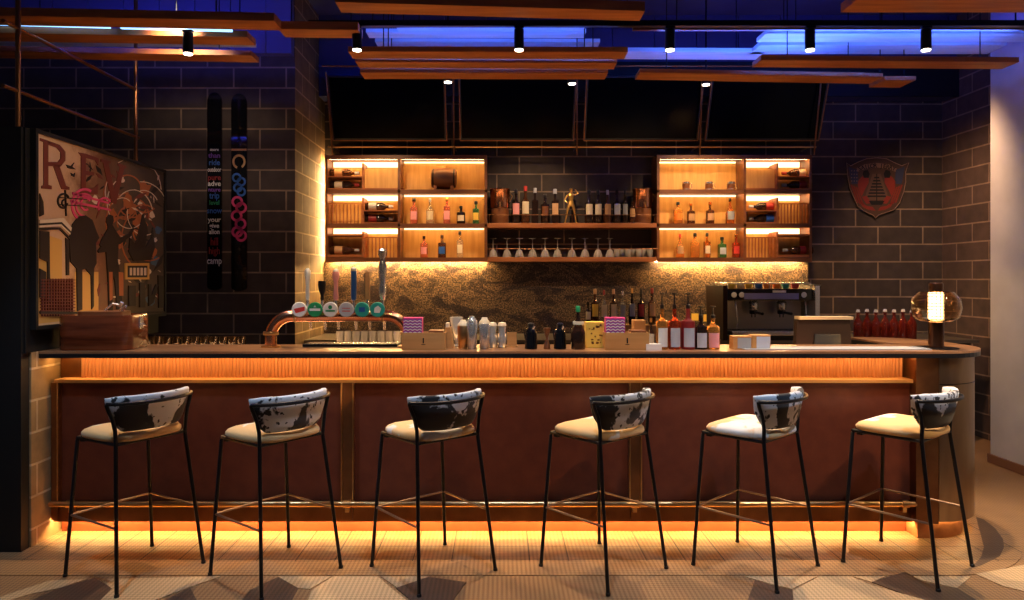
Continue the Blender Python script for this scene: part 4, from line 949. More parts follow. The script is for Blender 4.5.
# red syrup bottles at right
rb = None
for i, px in enumerate((858, 867, 876, 885, 894, 903, 912)):
    Y = 6.55 + 0.07 * (i % 2)
    lb = nth(i, 'red swing-top bottle at the right of the back counter', 'red swing-top bottles at the right of the back counter')
    if rb is None:
        rb = thing('swing_top_bottle', lb, 'bottle', (XX(px, Y), Y, BC), 0, 'red swing-top bottles on the back counter')
        B().lathe([(0.036, 0), (0.039, 0.006), (0.039, 0.14), (0.03, 0.17), (0.014, 0.20), (0.013, 0.235), (0.017, 0.238), (0.017, 0.248)], seg=18).obj('glass_body', 'g_darkred', rb, smooth=True)
        B().lathe([(0.015, 0.249), (0.017, 0.252), (0.014, 0.272)], seg=12).obj('stopper', 'white', rb, smooth=True)
        B().tube([(0.018, 0, 0.225), (0.024, 0, 0.245), (0.012, 0, 0.277), (-0.012, 0, 0.277), (-0.024, 0, 0.245), (-0.018, 0, 0.225)], 0.002, 5).obj('bail', 'steel', rb)
    else: dup(rb, (XX(px, Y), Y, BC), 0, lb)
# small notes on the splashback
for px, py, lb in ((695, 317, 'left small yellow note on the splashback behind the liqueurs'), (707, 318, 'right small yellow note on the splashback behind the liqueurs')):
    Yn = 7.198; tag(B().box(-0.036, 0.036, 0, 0.001, -0.036, 0.036).obj('paper_note', 'yellow', None, (XX(px, Yn), Yn, ZZ(py, Yn))), lb, 'note', 'yellow notes on the splashback')

# ================================================================ work bench things
gg = None
for i in range(12):
    px = 139 + i * 9.3; Y = 4.84
    lb = nth(i, 'beer glass in the row left of the beer tower', 'beer glasses left of the beer tower')
    loc = (XX(px, Y), Y, WB)
    if gg is None: gg = tumbler('beer_glass', loc, lb, 'beer glasses on the bench at left', 0.030, 0.165, 'g_smoke')
    else: dup(gg, loc, 0, lb)
for i in range(9):
    px = 340 + i * 8.2; Y = 4.80
    tumbler('beer_glass', (XX(px, Y), Y, WB), nth(i, 'beer glass behind the beer tower', 'beer glasses behind the beer tower'), 'beer glasses behind the beer tower', 0.028, 0.205)
# till
t = thing('till_terminal', 'dark brown till terminal seen from behind, with a cream top edge', 'till', (XX(822, 4.75), 4.75, WB))
B().box(-0.12, 0.16, -0.06, 0.14, 0, 0.05, 0.008).obj('base', 'black_plastic', t)
q = [(-0.20, -0.05, 0.05), (0.18, -0.05, 0.05), (0.18, 0.0, 0.05), (-0.20, 0.0, 0.05), (-0.16, 0.02, 0.285), (0.20, 0.02, 0.285), (0.20, 0.07, 0.285), (-0.16, 0.07, 0.285)]
B().hexa(q).obj('housing', 'till_brown', t)
B().hexa([(-0.15, 0.005, 0.286), (0.215, 0.005, 0.286), (0.215, 0.09, 0.286), (-0.15, 0.09, 0.286), (-0.15, 0.0, 0.306), (0.215, 0.0, 0.306), (0.215, 0.09, 0.306), (-0.15, 0.09, 0.306)]).obj('top_edge', 'cream', t)
B().hexa([(-0.08, -0.062, 0.08), (0.10, -0.062, 0.08), (0.10, -0.045, 0.08), (-0.08, -0.045, 0.08), (-0.06, -0.028, 0.19), (0.11, -0.028, 0.19), (0.11, -0.01, 0.19), (-0.06, -0.01, 0.19)]).obj('rear_cover', 'black_plastic', t)
B().box(-0.07, 0.08, -0.064, -0.058, 0.10, 0.112).obj('vent_slot', 'blue', t)

# ================================================================ things on the bar top
# wooden box at left
def rrect(x0, x1, y0, y1, r, n=8):
    p = []
    for cx, cy, a0 in ((x1 - r, y0 + r, -90), (x1 - r, y1 - r, 0), (x0 + r, y1 - r, 90), (x0 + r, y0 + r, 180)):
        for k in range(n + 1): a = math.radians(a0 + 90 * k / n); p.append((cx + r * math.cos(a), cy + r * math.sin(a)))
    return p
t = thing('record_box', 'rounded reddish wooden box with latches at the left end of the bar top', 'box', (XX(94, 4.08), 4.19, TOP))
def rr3(s, z): return [(x * s, y * s, z) for x, y in rrect(-0.215, 0.215, -0.14, 0.14, 0.07)]
B().loft([rr3(0.98, 0.0), rr3(1, 0.008), rr3(1, 0.19), rr3(0.985, 0.203), rr3(0.90, 0.203), rr3(0.88, 0.19)]).obj('body', 'red_wood', t, smooth=True, ang=50)
B().prism([(x * 0.60, y * 0.6) for x, y in rrect(-0.215, 0.215, -0.14, 0.14, 0.07)], 0.19, 0.222).obj('platter', 'dark_wood', t)
for sx in (-1, 1):
    B().box(sx * 0.218 - 0.006, sx * 0.218 + 0.006, -0.02, 0.02, 0.12, 0.19, 0.002).tube([(sx * 0.223, -0.015, 0.15), (sx * 0.237, -0.015, 0.135), (sx * 0.237, 0.015, 0.135), (sx * 0.223, 0.015, 0.15)], 0.003, 6).obj('latch', 'steel', t)
B().tube([(0.02, -0.03, 0.228), (0.06, -0.02, 0.268), (0.09, 0.0, 0.258)], 0.007, 8).cyl((0.09, 0, 0.25), (0.11, -0.01, 0.275), 0.010).cyl((0.12, -0.03, 0.222), (0.14, -0.03, 0.245), 0.008).cyl((0.10, -0.02, 0.23), (0.155, -0.05, 0.256), 0.006).obj('tone_arm', 'steel', t)

# beer tower
t = thing('beer_tower', 'copper pipe beer tower with six taps and round badges', 'beer tower', (XX(338, 4.22), 4.255, TOP))
ox = XX(338, 4.22)
xl_, xr_ = XX(269, 4.22) - ox, XX(407, 4.22) - ox
zt_ = ZZ(316, 4.22) - TOP; rc = 0.13
pts = [(xl_, 0, 0.0), (xl_, 0, zt_ - rc)]
for k in range(1, 9): a = math.radians(180 - 90 * k / 8); pts.append((xl_ + rc + rc * math.cos(a), 0, zt_ - rc + rc * math.sin(a)))
for k in range(0, 9): a = math.radians(90 - 90 * k / 8); pts.append((xr_ - rc + rc * math.cos(a), 0, zt_ - rc + rc * math.sin(a)))
pts.append((xr_, 0, 0.0))
B().tube(pts, 0.036, 20).obj('pipe', 'copper', t, smooth=True)
for xx in (xl_, xr_):
    B().lathe([(0.058, 0), (0.058, 0.008), (0.04, 0.014)], (xx, 0, 0), 24).obj('base_flange', 'brass', t, smooth=True)
    B().lathe([(0.044, 0.075), (0.046, 0.08), (0.046, 0.09), (0.044, 0.095)], (xx, 0, 0), 24).obj('collar', 'brass', t, smooth=True)
for xx in (xl_ + rc + 0.02, xr_ - rc - 0.02):
    B().lathe([(0.040, -0.006), (0.040, 0.006)], (xx, 0, zt_), 20, 'x').obj('collar', 'brass', t)
    B().lathe([(0.006, 0.03), (0.010, 0.045), (0.004, 0.055)], (xx, 0, zt_), 10).obj('finial', 'brass', t)
taps = [(297.6, 306, 268, 'pink'), (313.6, 320.6, 281, 'dark'), (329, 334.5, 270, 'ball'), (345, 352.5, 268, 'blue'), (361, 366.5, 272, 'tan'), (376.4, 381.5, 248, 'big')]
badges = [('white', 'red', '', 'white and red round badge'), ('green', 'white', '', 'green round badge with white lettering'), ('white', 'green', '', 'white round badge with green emblem'),
          ('greylabel', 'red', '', 'grey round badge'), ('teal', 'blue', '', 'teal round badge with blue square'), ('teal', 'white', '', 'teal round badge with white emblem')]
for i, (bx_, hx, hy, kind) in enumerate(taps):
    X = XX(bx_, 4.16) - ox; zz = ZZ(309.8, 4.16) - TOP
    b = B(); b.lathe([(0.043, 0.0), (0.045, -0.003), (0.045, -0.010), (0.041, -0.013)], (X, -0.052, zz), 28, 'y')
    bo = b.obj('badge', badges[i][0], t, smooth=True, ang=30); bo['label'] = badges[i][3]
    b = B(); b.mi = 0
    if i == 0: b.prism([(X - .032, zz + .004), (X + .034, zz + .018), (X + .034, zz - .006), (X - .02, zz - .022)], -0.0668, -0.0655, 'y')
    elif i == 1: b.box(X - .032, X + .032, -0.0668, -0.0655, zz - .008, zz + .007); b.prism([(X - .008, zz + .014), (X, zz + .026), (X + .008, zz + .014)], -0.0668, -0.0655, 'y')
    elif i == 2: b.box(X - .028, X + .028, -0.0668, -0.0655, zz - .012, zz - .003).lathe([(0.012, -0.0655), (0.012, -0.0668)], (X, 0, zz + .014), 16, 'y')
    elif i == 3: b.box(X - .024, X + .024, -0.0668, -0.0655, zz - .012, zz - .006).box(X - .024, X + .024, -0.0668, -0.0655, zz + .006, zz + .01)
    elif i == 4: b.box(X - .018, X + .018, -0.0668, -0.0655, zz - .014, zz + .014)
    else: b.prism([(X - .02, zz - .018), (X + .014, zz - .02), (X + .024, zz + .006), (X + .004, zz + .024), (X - .016, zz + .01)], -0.0668, -0.0655, 'y')
    b.obj('emblem', badges[i][1], bo)
    B().cyl((X, -0.052, zz), (X, -0.02, zz), 0.012).obj('badge_stem', 'brass', t)
    # faucet
    Xh = XX(hx, 4.23) - ox; z0_ = max(zt_ + 0.045, ZZ(301, 4.13) - TOP)
    fo = B().cyl((Xh, 0.02, zt_), (Xh, 0.075, zt_ - 0.004), 0.014).lathe([(0.014, zt_ + 0.02), (0.018, zt_ + 0.045), (0.011, zt_ + 0.055), (0.009, z0_ + 0.005)], (Xh, 0.012, 0), 14).tube([(Xh, 0.07, zt_ - 0.0), (Xh, 0.078, zt_ - 0.05), (Xh, 0.088, zt_ - 0.09)], [0.010, 0.009, 0.007], 10).obj('faucet', 'steel', t, smooth=True)
    z0 = max(zt_ + 0.045, ZZ(301, 4.13) - TOP); zt2 = ZZ(hy, 4.23) - TOP; h = zt2 - z0; c = (Xh, 0.012, z0)
    if kind == 'pink': b = B().lathe([(0.010, 0), (0.012, 0.02), (0.011, h * .45), (0.013, h * .6), (0.019, h * .8), (0.018, h * .92), (0.008, h)], c, 14); m = 'white'
    elif kind == 'dark': b = B().lathe([(0.010, 0), (0.012, 0.01), (0.011, h * .25), (0.022, h * .55), (0.025, h * .8), (0.022, h)], c, 14); m = 'black_plastic'
    elif kind == 'ball': b = B().lathe([(0.014, 0), (0.017, 0.02), (0.013, h * .35), (0.013, h * .6), (0.021, h * .75), (0.022, h * .88), (0.014, h)], c, 14); m = 'pink'
    elif kind == 'blue': b = B().lathe([(0.012, 0), (0.017, 0.015), (0.017, h * .9), (0.015, h * .91)], c, 14); m = 'blue'
    elif kind == 'tan': b = B().box(c[0] - .014, c[0] + .014, c[1] - .008, c[1] + .008, c[2], c[2] + h, 0.003); m = 'tan'
    else: b = B().lathe([(0.012, 0), (0.020, 0.02), (0.026, h * .22), (0.018, h * .34), (0.024, h * .5), (0.027, h * .66), (0.018, h * .74), (0.015, h * .8), (0.027, h * .88), (0.027, h * .95), (0.012, h)], c, 16); m = 'steel'
    ho = b.obj('tap_handle', m, t, smooth=True)
    ho['label'] = {'pink': 'white curved tap handle', 'dark': 'short black tap handle', 'ball': 'pink tap handle', 'blue': 'blue tap handle with a white top', 'tan': 'flat tan wood tap handle', 'big': 'tall silver figure tap handle'}[kind]
    if kind in ('blue', 'ball'): B().ball((c[0], c[1], c[2] + h * 0.95), 0.018, 12).obj('knob', 'white', ho, smooth=True)
# drip tray
t = thing('drip_tray', 'dark metal drip tray under the beer taps', 'tray', (XX(352, 4.34), 4.345, TOP))
B().box(-0.29, 0.29, -0.07, 0.06, 0, 0.016, 0.004).obj('tray', 'black_metal', t)
b = B()
for i in range(24): b.box(-0.27 + i * 0.0235, -0.262 + i * 0.0235, -0.06, 0.05, 0.016, 0.019)
b.obj('grille', 'steel', t)
tag(B().prism(rrect(-0.55, 0.55, -0.08, 0.08, 0.01), 0, 0.006).obj('bar_mat', 'grey', None, (XX(832, 4.16), 4.16, TOP)), 'flat pale grey bar mat left of the globe lamp', 'mat')

# wooden caddies with zigzag straw packets
def caddy(px0, px1, label, packet_px, packet_label, g):
    Y = 4.14; x0, x1 = XX(px0, Y), XX(px1, Y); cx = (x0 + x1) / 2; hw = (x1 - x0) / 2; h = ZZ(332, Y) - TOP
    t = thing('wooden_caddy', label, 'caddy', (cx, Y - 0.0, TOP), 0, 'open wooden caddies on the bar top')
    B().box(-hw, hw, -0.06, -0.052, 0, h).obj('front_panel', 'amber_wood', t)
    B().box(-hw, hw, 0.052, 0.06, 0, h).obj('rear_panel', 'amber_wood', t)
    for a in (-hw, hw - 0.008): B().box(a, a + 0.008, -0.0519, 0.0519, 0, h).obj('side_panel', 'amber_wood', t)
    B().box(-hw + 0.008, hw - 0.008, -0.0519, 0.0519, 0, 0.008).obj('bottom', 'amber_wood', t)
    B().box(-0.004, 0.004, -0.0615, -0.0602, h * .40, h * .7).box(-0.012, 0.012, -0.0615, -0.0602, h * .30, h * .34).obj('mark', 'black_plastic', t)
    B().box(hw - 0.10, hw - 0.012, -0.045, 0.045, 0.01, h + 0.012, 0.004).obj('insert', 'dark_wood', t)
    p0, p1 = XX(packet_px[0], Y) - cx, XX(packet_px[1], Y) - cx
    hh = ZZ(317, Y) - TOP
    p = thing('straw_packet', packet_label, 'packet', (cx + (p0 + p1) / 2, Y - 0.012, TOP + 0.009), 0, 'zigzag straw packets')
    w2 = (p1 - p0) / 2
    B().box(-w2, w2, -0.028, 0.028, 0, hh - 0.01, 0.002).obj('packet', 'magenta', p)
    for r_, (mm, nm) in enumerate([('white', 'white_zigzag'), ('purple', 'purple_zigzag')]):
        b = B()
        for row in range(8):
            z_ = 0.085 + row * 0.017 + r_ * 0.0075
            if z_ + 0.014 > hh - 0.012: continue
            n_ = 4; lo_, hi_ = [], []
            for q_ in range(2 * n_ + 1):
                xx = -w2 + 0.003 + q_ * (2 * w2 - 0.006) / (2 * n_); zz_ = z_ + (0.007 if q_ % 2 else 0)
                lo_.append((xx, zz_)); hi_.append((xx, zz_ + 0.005))
            for q_ in range(2 * n_): b.prism([lo_[q_], lo_[q_ + 1], hi_[q_ + 1], hi_[q_]], -0.0296, -0.0285, 'y')
        b.obj(nm, mm, p)
    return t
caddy(403, 446, 'open wooden caddy beside the copper beer tower', (404, 423), 'pink zigzag straw packet in the left wooden caddy', 0)
caddy(604, 647, 'open wooden caddy beside the amber carton, right of the dark tall bottle', (604.5, 624), 'pink zigzag straw packet in the right wooden caddy', 0)
# condiment wedge, glasses & shakers
def simple(name, prof, m, px, Y, label, cat, group=None, z=TOP, seg=20, kids=()):
    if not kids:
        return tag(B().lathe(prof, seg=seg).obj(name, m, None, (XX(px, Y), Y, z), smooth=True), label, cat, group)
    t = thing(name, label, cat, (XX(px, Y), Y, z), 0, group)
    B().lathe(prof, seg=seg).obj(kids[0][0], m, t, smooth=True)
    for nm, pr, mm in kids[1:]: B().lathe(pr, seg=seg).obj(nm, mm, t, smooth=True)
    return t
t = thing('napkin_holder', 'slanted pale wood napkin holder right of the left caddy', 'holder', (XX(449, 4.2), 4.22, TOP))
B().prism([(-0.022, 0), (0.03, 0), (0.008, 0.125), (-0.022, 0.125)], -0.05, 0.05, 'y').obj('body', 'amber_wood', t)
B().box(-0.018, 0.0, -0.045, 0.045, 0.126, 0.15).obj('napkins', 'cream', t)
simple('cocktail_glass', [(0.024, 0), (0.024, 0.004), (0.008, 0.012), (0.012, 0.04), (0.040, 0.155), (0.042, 0.18), (0.039, 0.178), (0.010, 0.05), (0, 0.04)], 'clear', 456.5, 4.30, 'tall tapered glass left of the steel shakers', 'glass')
def shaker(px, Y, label, h=0.18, m='steel'):
    t = thing('cocktail_shaker', label, 'shaker', (XX(px, Y), Y, TOP), 0, 'steel cocktail shakers')
    B().lathe([(0.024, 0), (0.027, 0.004), (0.034, h * .78), (0.032, h * .80)], seg=24).obj('tin', m, t, smooth=True)
    B().lathe([(0.0325, h * .80), (0.032, h * .86), (0.018, h * .95), (0.016, h), (0.0, h)], seg=24).obj('lid', 'cream' if h < .19 else 'steel', t, smooth=True)
shaker(463, 4.17, 'narrow brass shaker, leftmost beside the steel shakers', 0.17, 'brass')
shaker(472, 4.15, 'tall steel cocktail shaker with a bright flank', 0.195)
shaker(484.5, 4.15, 'second steel cocktail shaker with a cream lid', 0.186)
j0 = None
for px, lb in ((492.5, 'left small glass jar right of the shakers'), (502, 'right small glass jar right of the shakers')):
    t = thing('glass_jar', lb, 'jar', (XX(px, 4.22), 4.22, TOP), 0, 'small glass jars')
    B().lathe([(0.022, 0), (0.026, 0.005), (0.027, 0.07), (0.020, 0.09), (0.025, 0.12), (0.024, 0.13)], seg=18).obj('glass_body', 'clear', t, smooth=True)
    B().lathe([(0.0255, 0.131), (0.027, 0.134), (0.022, 0.15), (0.004, 0.155)], seg=16).obj('lid', 'cream', t, smooth=True)
# sugar tray / jar between
t = thing('card_stand', 'low pale card stand on the bar top before the granite', 'stand', (XX(512, 4.2), 4.25, TOP))
B().box(-0.035, 0.035, -0.02, 0.02, 0, 0.012).box(-0.03, 0.03, -0.004, 0.004, 0.012, 0.09).obj('body', 'amber_wood', t)
for px, lb in ((531, 'left black squeeze jug left of the hourglass jigger'), (560, 'right black squeeze jug between the jigger and the tall dark bottle')):
    t = thing('black_jug', lb, 'jug', (XX(px, 4.14), 4.14, TOP), 0, 'black jugs on the bar top')
    B().lathe([(0.033, 0), (0.038, 0.004), (0.034, 0.09), (0.028, 0.11), (0.018, 0.125)], seg=20).obj('body', 'black_gloss', t, smooth=True)
    B().lathe([(0.017, 0.125), (0.019, 0.13), (0.019, 0.15), (0.010, 0.156)], seg=16).obj('cap', 'black_plastic', t, smooth=True)
    B().tube([(-0.030, 0, 0.105), (-0.042, 0, 0.115), (-0.038, 0, 0.085), (-0.034, 0, 0.06)], 0.004, 6).obj('handle', 'black_plastic', t)
    B().cyl((0.01, -0.018, 0.12), (0.02, -0.024, 0.135), 0.006).obj('spout', 'steel', t)
simple('jigger', [(0.020, 0), (0.021, 0.002), (0.017, 0.03), (0.007, 0.058), (0.007, 0.064), (0.016, 0.10), (0.022, 0.125), (0.020, 0.125)], 'dark_wood', 547, 4.14, 'dark hourglass jigger between the two black jugs', 'jigger')
bottle(578, 4.14, TOP, 306, .043, 'slope', 'g_dark', 'green', 'cream', 'tall dark bottle with a green cap, standing on the bar top', None, labz=(0.62, 0.70))
t = thing('carton', 'amber patterned carton left of the right wooden caddy', 'carton', (XX(595, 4.22), 4.24, TOP))
B().box(-0.058, 0.052, -0.04, 0.04, 0, ZZ(322, 4.2) - TOP, 0.003).obj('box', 'yellow', t)
b = B(); random.seed(3)
for i in range(22):
    xx = random.uniform(-0.048, 0.036); z_ = random.uniform(0.02, 0.135); b.box(xx, xx + random.uniform(.006, .014), -0.0412, -0.0402, z_, z_ + random.uniform(.004, .012))
b.obj('print', 'bronze', t)
tag(B().box(-0.02, 0.055, -0.035, 0.035, 0, 0.16, 0.003).obj('carton', 'amber_wood', None, (XX(636, 4.35), 4.36, TOP)), 'plain wooden block behind the right wooden caddy', 'block')
tag(B().prism([(-0.045, -0.03), (0.045, -0.03), (0.045, 0.03), (-0.045, 0.03)], 0, 0.035).obj('card_holder', 'white', None, (XX(653, 4.10), 4.10, TOP)), 'low white card holder before the small dark bottle', 'card holder')
bottle(651, 4.20, TOP, 318, .022, 'slope', 'g_dark', 'gold', 'cream', 'small dark bottle between the caddy and the liqueur bottles', None)
G = 'liqueur bottles with pourers on the bar top'
for a in [(662, 293, .036, 'g_orange', 'white', 'orange liqueur bottle with a black pourer, leftmost of the liqueurs'), (674.5, 293, .037, 'g_red', 'greylabel', 'red and yellow liqueur bottle, second of the liqueurs'),
          (688, 293, .041, 'darkred', 'greylabel', 'dark red liqueur bottle at the middle of the liqueurs'), (700.8, 306, .038, 'g_dark', 'greylabel', 'black liqueur bottle with an orange neck'), (712.8, 306, .040, 'g_orange', 'pink', 'orange-yellow liqueur bottle, rightmost of the liqueurs')]:
    bottle(a[0], 4.14, TOP, a[1], a[2], 'round' if a[1] < 300 else 'squat', a[3], 'black_plastic', a[4], a[5], G, pour=True, labz=(0.06, 0.5))
for px, m, h, lb in ((741.5, 'grey', 0.078, 'left small wooden box with a grey face on the bar top'), (760.5, 'greylabel', 0.085, 'right small wooden box with a pale grey face on the bar top')):
    t = thing('menu_box', lb, 'box', (XX(px, 4.12), 4.15, TOP), 0, 'small boxes before the espresso machine')
    B().box(-0.052, 0.058, -0.035, 0.035, 0, h, 0.003).obj('box', 'amber_wood', t)
    B().box(-0.025, 0.054, -0.0365, -0.0352, 0.006, h - 0.01).obj('face_card', m, t)
# globe lamp
t = thing('table_lamp', 'table lamp with a smoked glass globe and glowing ribbed tube', 'lamp', (XX(936, 4.2), 4.20, TOP))
zb = ZZ(322, 4.2) - TOP
B().lathe([(0.042, 0), (0.042, zb), (0.036, zb + 0.004)], seg=28).obj('base_tube', 'lamp_bronze', t, smooth=True)
B().lathe([(0.118, 0), (0.118, 0.004)], seg=32).obj('foot_disc', 'black_metal', t)
gt, gb = ZZ(291, 4.2) - TOP, zb
hg = gt - gb
B().lathe([(0.045, gb + .004), (0.09, gb + .006), (0.122, gb + .03), (0.135, gb + hg * .45), (0.128, gb + hg * .75), (0.09, gt - .004), (0.04, gt), (0.038, gt - .003), (0.088, gt - .007), (0.125, gb + hg * .75), (0.132, gb + hg * .45), (0.119, gb + .032), (0.088, gb + .009), (0.045, gb + .007)], seg=36).obj('globe', 'g_smoke', t, smooth=True)
bl = B().lathe([(0.040, gb + .012), (0.040, gt - .008)], seg=24).obj('glow_tube', 'bulb', t, smooth=True)
b = B()
for i in range(9): z_ = gb + .016 + i * (hg - .03) / 8; b.tube([(0.0425 * math.cos(a), 0.0425 * math.sin(a), z_) for a in (2 * math.pi * k / 20 for k in range(20))], 0.0022, 5, closed=True)
for k in range(12): a = 2 * math.pi * k / 12; b.cyl((0.0425 * math.cos(a), 0.0425 * math.sin(a), gb + .01), (0.0425 * math.cos(a), 0.0425 * math.sin(a), gt - .006), 0.0020, seg=4)
b.obj('wire_cage', 'black_metal', bl)
B().lathe([(0.036, gt - .006), (0.038, gt), (0.038, gt + .045), (0.03, gt + .05)], seg=24).obj('top_cap', 'lamp_bronze', t, smooth=True)

# ================================================================ wall pieces
# skis
def ski(px0, px1, y0, y1, label):
    Y = 6.20; x0, x1 = XX(px0, Y), XX(px1, Y); z0, z1 = ZZ(y1, Y), ZZ(y0, Y); hw = (x1 - x0) / 2; H = z1 - z0
    t = thing('ski', label, 'ski', ((x0 + x1) / 2, Y - 0.001, z0), 0, 'skis on the dark block wall')
    pts = []
    for k in range(13): a = math.pi * k / 12; pts.append((hw * math.cos(a), H - hw * 1.3 + hw * 1.3 * math.sin(a)))
    for k in range(13): a = math.pi * (1 + k / 12); pts.append((hw * 0.98 * math.cos(a), hw * .5 + hw * .5 * math.sin(a)))
    B().prism(pts, -0.018, 0.0, 'y').obj('board', 'black_gloss', t)
    return t, hw, H
def at(py, z0, Y=6.20): return ZZ(py, Y) - z0
t, hw, H = ski(208, 222.5, 93, 290, 'left ski with rows of white, blue and red lettering')
z0 = t.location.z
rows = [(150, 'more', 'white', .035), (156, 'than', 'purple', .06), (163, 'ride', 'blue', .07), (170, 'outdoor', 'white', .055), (178, 'pure', 'darkred', .07), (184, 'adve', 'white', .062), (190, 'nture', 'purple', .05), (196, 'trip', 'blue', .08), (203, 'level', 'green', .055), (211, 'snow', 'blue', .07), (220, 'your', 'white', .06), (226, 'give', 'white', .055), (232, 'alion', 'white', .06), (242, 'hill', 'darkred', .10), (251, 'high', 'darkred', .09), (261, 'camp', 'white', .085)]
for py, s_, m, sz in rows:
    B().text(s_, sz, face(0, -0.0185, at(py, z0)), 0.0004, bold=0.001, sx=min(1.0, 2 * hw / (0.52 * sz * len(s_)))).obj('lettering', m, t)
t, hw, H = ski(232, 247.5, 94, 291, 'right ski with gold, blue and pink loop graphics')
z0 = t.location.z
def ring(b, cx, cz, ro, ri, y=-0.0185, a0=0, a1=360, sx=1.0):
    n = 20; pts = [(cx + sx * ro * math.cos(math.radians(a0 + (a1 - a0) * k / n)), cz + ro * math.sin(math.radians(a0 + (a1 - a0) * k / n))) for k in range(n + 1)]
    pi = [(cx + sx * ri * math.cos(math.radians(a0 + (a1 - a0) * k / n)), cz + ri * math.sin(math.radians(a0 + (a1 - a0) * k / n))) for k in range(n + 1)]
    for k in range(n):
        v = [b.bm.verts.new((p[0], y, p[1])) for p in (pts[k], pts[k + 1], pi[k + 1], pi[k])]; b._f(v)
b = B(); b.box(-hw + .002, hw - .002, -0.0190, -0.0182, at(151, z0), at(149, z0)); ring(b, 0, at(162, z0), .065, .045, -0.0190, -60, 250, .9); b.obj('gold_graphic', 'tan', t)
b = B()
for k, (cx, cy) in enumerate([(-.02, 178), (.02, 182), (-.01, 188), (.02, 192)]): ring(b, cx, at(cy, z0), .042, .024, -0.0190)
b.obj('blue_graphic', 'blue', t)
b = B()
for k, (cx, cy) in enumerate([(-.015, 202), (.02, 208), (-.02, 216), (.015, 224), (-.015, 232), (.02, 236)]): ring(b, cx, at(cy, z0), .052, .030, -0.0190)
b.obj('pink_graphic', 'magenta', t)

# emblem on the right block wall
EY = 7.262
t = thing('metal_wall_sign', 'winged metal wall sign with flags, two red figures and a ship', 'sign', (XX(876, 7.24), 7.24, ZZ(187, 7.24)))
ex, ez = XX(876, 7.24), ZZ(187, 7.24)
def e(px, py): return (XX(px, 7.24) - ex, ZZ(py, 7.24) - ez)
def ep(b, pts, d=0.001, base=-0.012): b.prism([e(*p) for p in pts], base - d, base, 'y')
outline = [(846, 163), (850, 166), (858, 162), (866, 159), (876, 158), (886, 159), (894, 163), (901, 166), (908, 163), (905, 172), (905, 182), (903, 192), (899, 203), (893, 210), (884, 213), (878, 215), (875, 218), (872, 215), (863, 211), (857, 206), (853, 197), (849, 188), (847, 176)]
b = B(); b.prism([e(*p) for p in outline], -0.012, 0.0, 'y'); b.obj('plate', mat('sign_bronze_plate', (0.10, 0.06, 0.045), 0.45, 0.4), t)
M['sign_edge'] = mat('sign_edge', (0.42, 0.28, 0.20), 0.4, 0.5); M['sign_red'] = mat('sign_red', (0.24, 0.03, 0.02), 0.5); M['sign_blue'] = mat('sign_blue', (0.04, 0.05, 0.10), 0.5); M['sign_tan'] = mat('sign_tan', (0.26, 0.15, 0.10), 0.5)
b = B(); oo = [Vector((*e(*p), 0)) for p in outline]
b.tube([(p.x, -0.013, p.y) for p in oo], 0.004, 6, closed=True); b.obj('rim', 'sign_edge', t)
for s_ in (1, -1):
    f = (lambda x: x) if s_ == 1 else (lambda x: 1752 - x)
    b = B(); ep(b, [(f(848), 167), (f(857), 170), (f(858), 184), (f(851), 184)]); fl = b.obj('flag', 'sign_blue', t)
    for k in range(3):
        b = B(); ep(b, [(f(850 + k * 2.5), 185 + k), (f(851.5 + k * 2.5), 185 + k), (f(858 + k * 2.6), 203 + k), (f(856.5 + k * 2.6), 203 + k)]); b.obj('stripe', 'sign_red', fl)
    if s_ == 1:
        b = B()
        for kx in range(3):
            for ky in range(4): x_, y_ = 851 + kx * 2.6, 171 + ky * 3.4; ep(b, [(x_ - .5, y_), (x_, y_ - .6), (x_ + .5, y_), (x_, y_ + .6)], 0.001, -0.0132)
        b.obj('star_pattern', 'sign_edge', fl)
    b = B(); ep(b, [(f(863), 175), (f(868), 176), (f(868), 183), (f(864), 190), (f(861), 197), (f(858), 190), (f(857), 182), (f(860), 178)]); fg = b.obj('figure', 'sign_red', t)
    b = B(); ep(b, [(f(861), 197), (f(866), 196), (f(871), 203), (f(866), 204)]); b.obj('skirt', 'sign_red', fg)
    b = B(); ep(b, [(f(863), 171), (f(867), 170), (f(869), 174), (f(868), 178), (f(863), 178), (f(862), 174)], 0.0015); b.obj('hair', 'black_paint', fg)
b = B(); ep(b, [(872, 174), (880, 174), (886, 192), (888, 200), (864, 200), (866, 192)], 0.0008); b.obj('ship_ground', mat('sign_umber', (0.13, 0.075, 0.05), 0.5), t)
b = B()
for k in range(7): y_ = 177 + k * 3.1; hw_ = 2.2 + k * 1.1; ep(b, [(876 - hw_, y_), (876 + hw_, y_), (876 + hw_ + .6, y_ + 1.6), (876 - hw_ - .6, y_ + 1.6)], 0.0022)
ep(b, [(868, 201), (884, 201), (881, 205), (871, 205)], 0.0022); ep(b, [(875.6, 174), (876.4, 174), (876.4, 201), (875.6, 201)], 0.0026)
b.obj('ship', 'black_paint', t)
for s_ in (1, -1):
    f = (lambda x: x) if s_ == 1 else (lambda x: 1752 - x)
    b = B(); ep(b, [(f(858), 200), (f(866), 206), (f(872), 207), (f(875), 211), (f(868), 210), (f(862), 207)]); b.obj('scroll', 'sign_red', t)
b = B(); ep(b, [(856, 168.5), (864, 164.5), (876, 163), (888, 164.5), (896, 168.5), (895, 172), (887, 168.8), (876, 167.6), (865, 168.8), (857, 172)]); b.obj('banner', 'sign_tan', t)
b = B(); word = 'SAILOR JERRY'
for i, ch in enumerate(word):
    if ch == ' ': continue
    px = 859 + i * 3.1; a = (px - 876) / 17.0; py = 166.0 + 3.0 * a * a
    x_, z_ = e(px, py); b.text(ch, 0.060, Matrix.Translation((x_, -0.0150, z_)) @ Matrix.Rotation(a * 0.32, 4, 'Y') @ XZ, 0.0004, bold=0.001)
b.obj('lettering', 'black_paint', t)

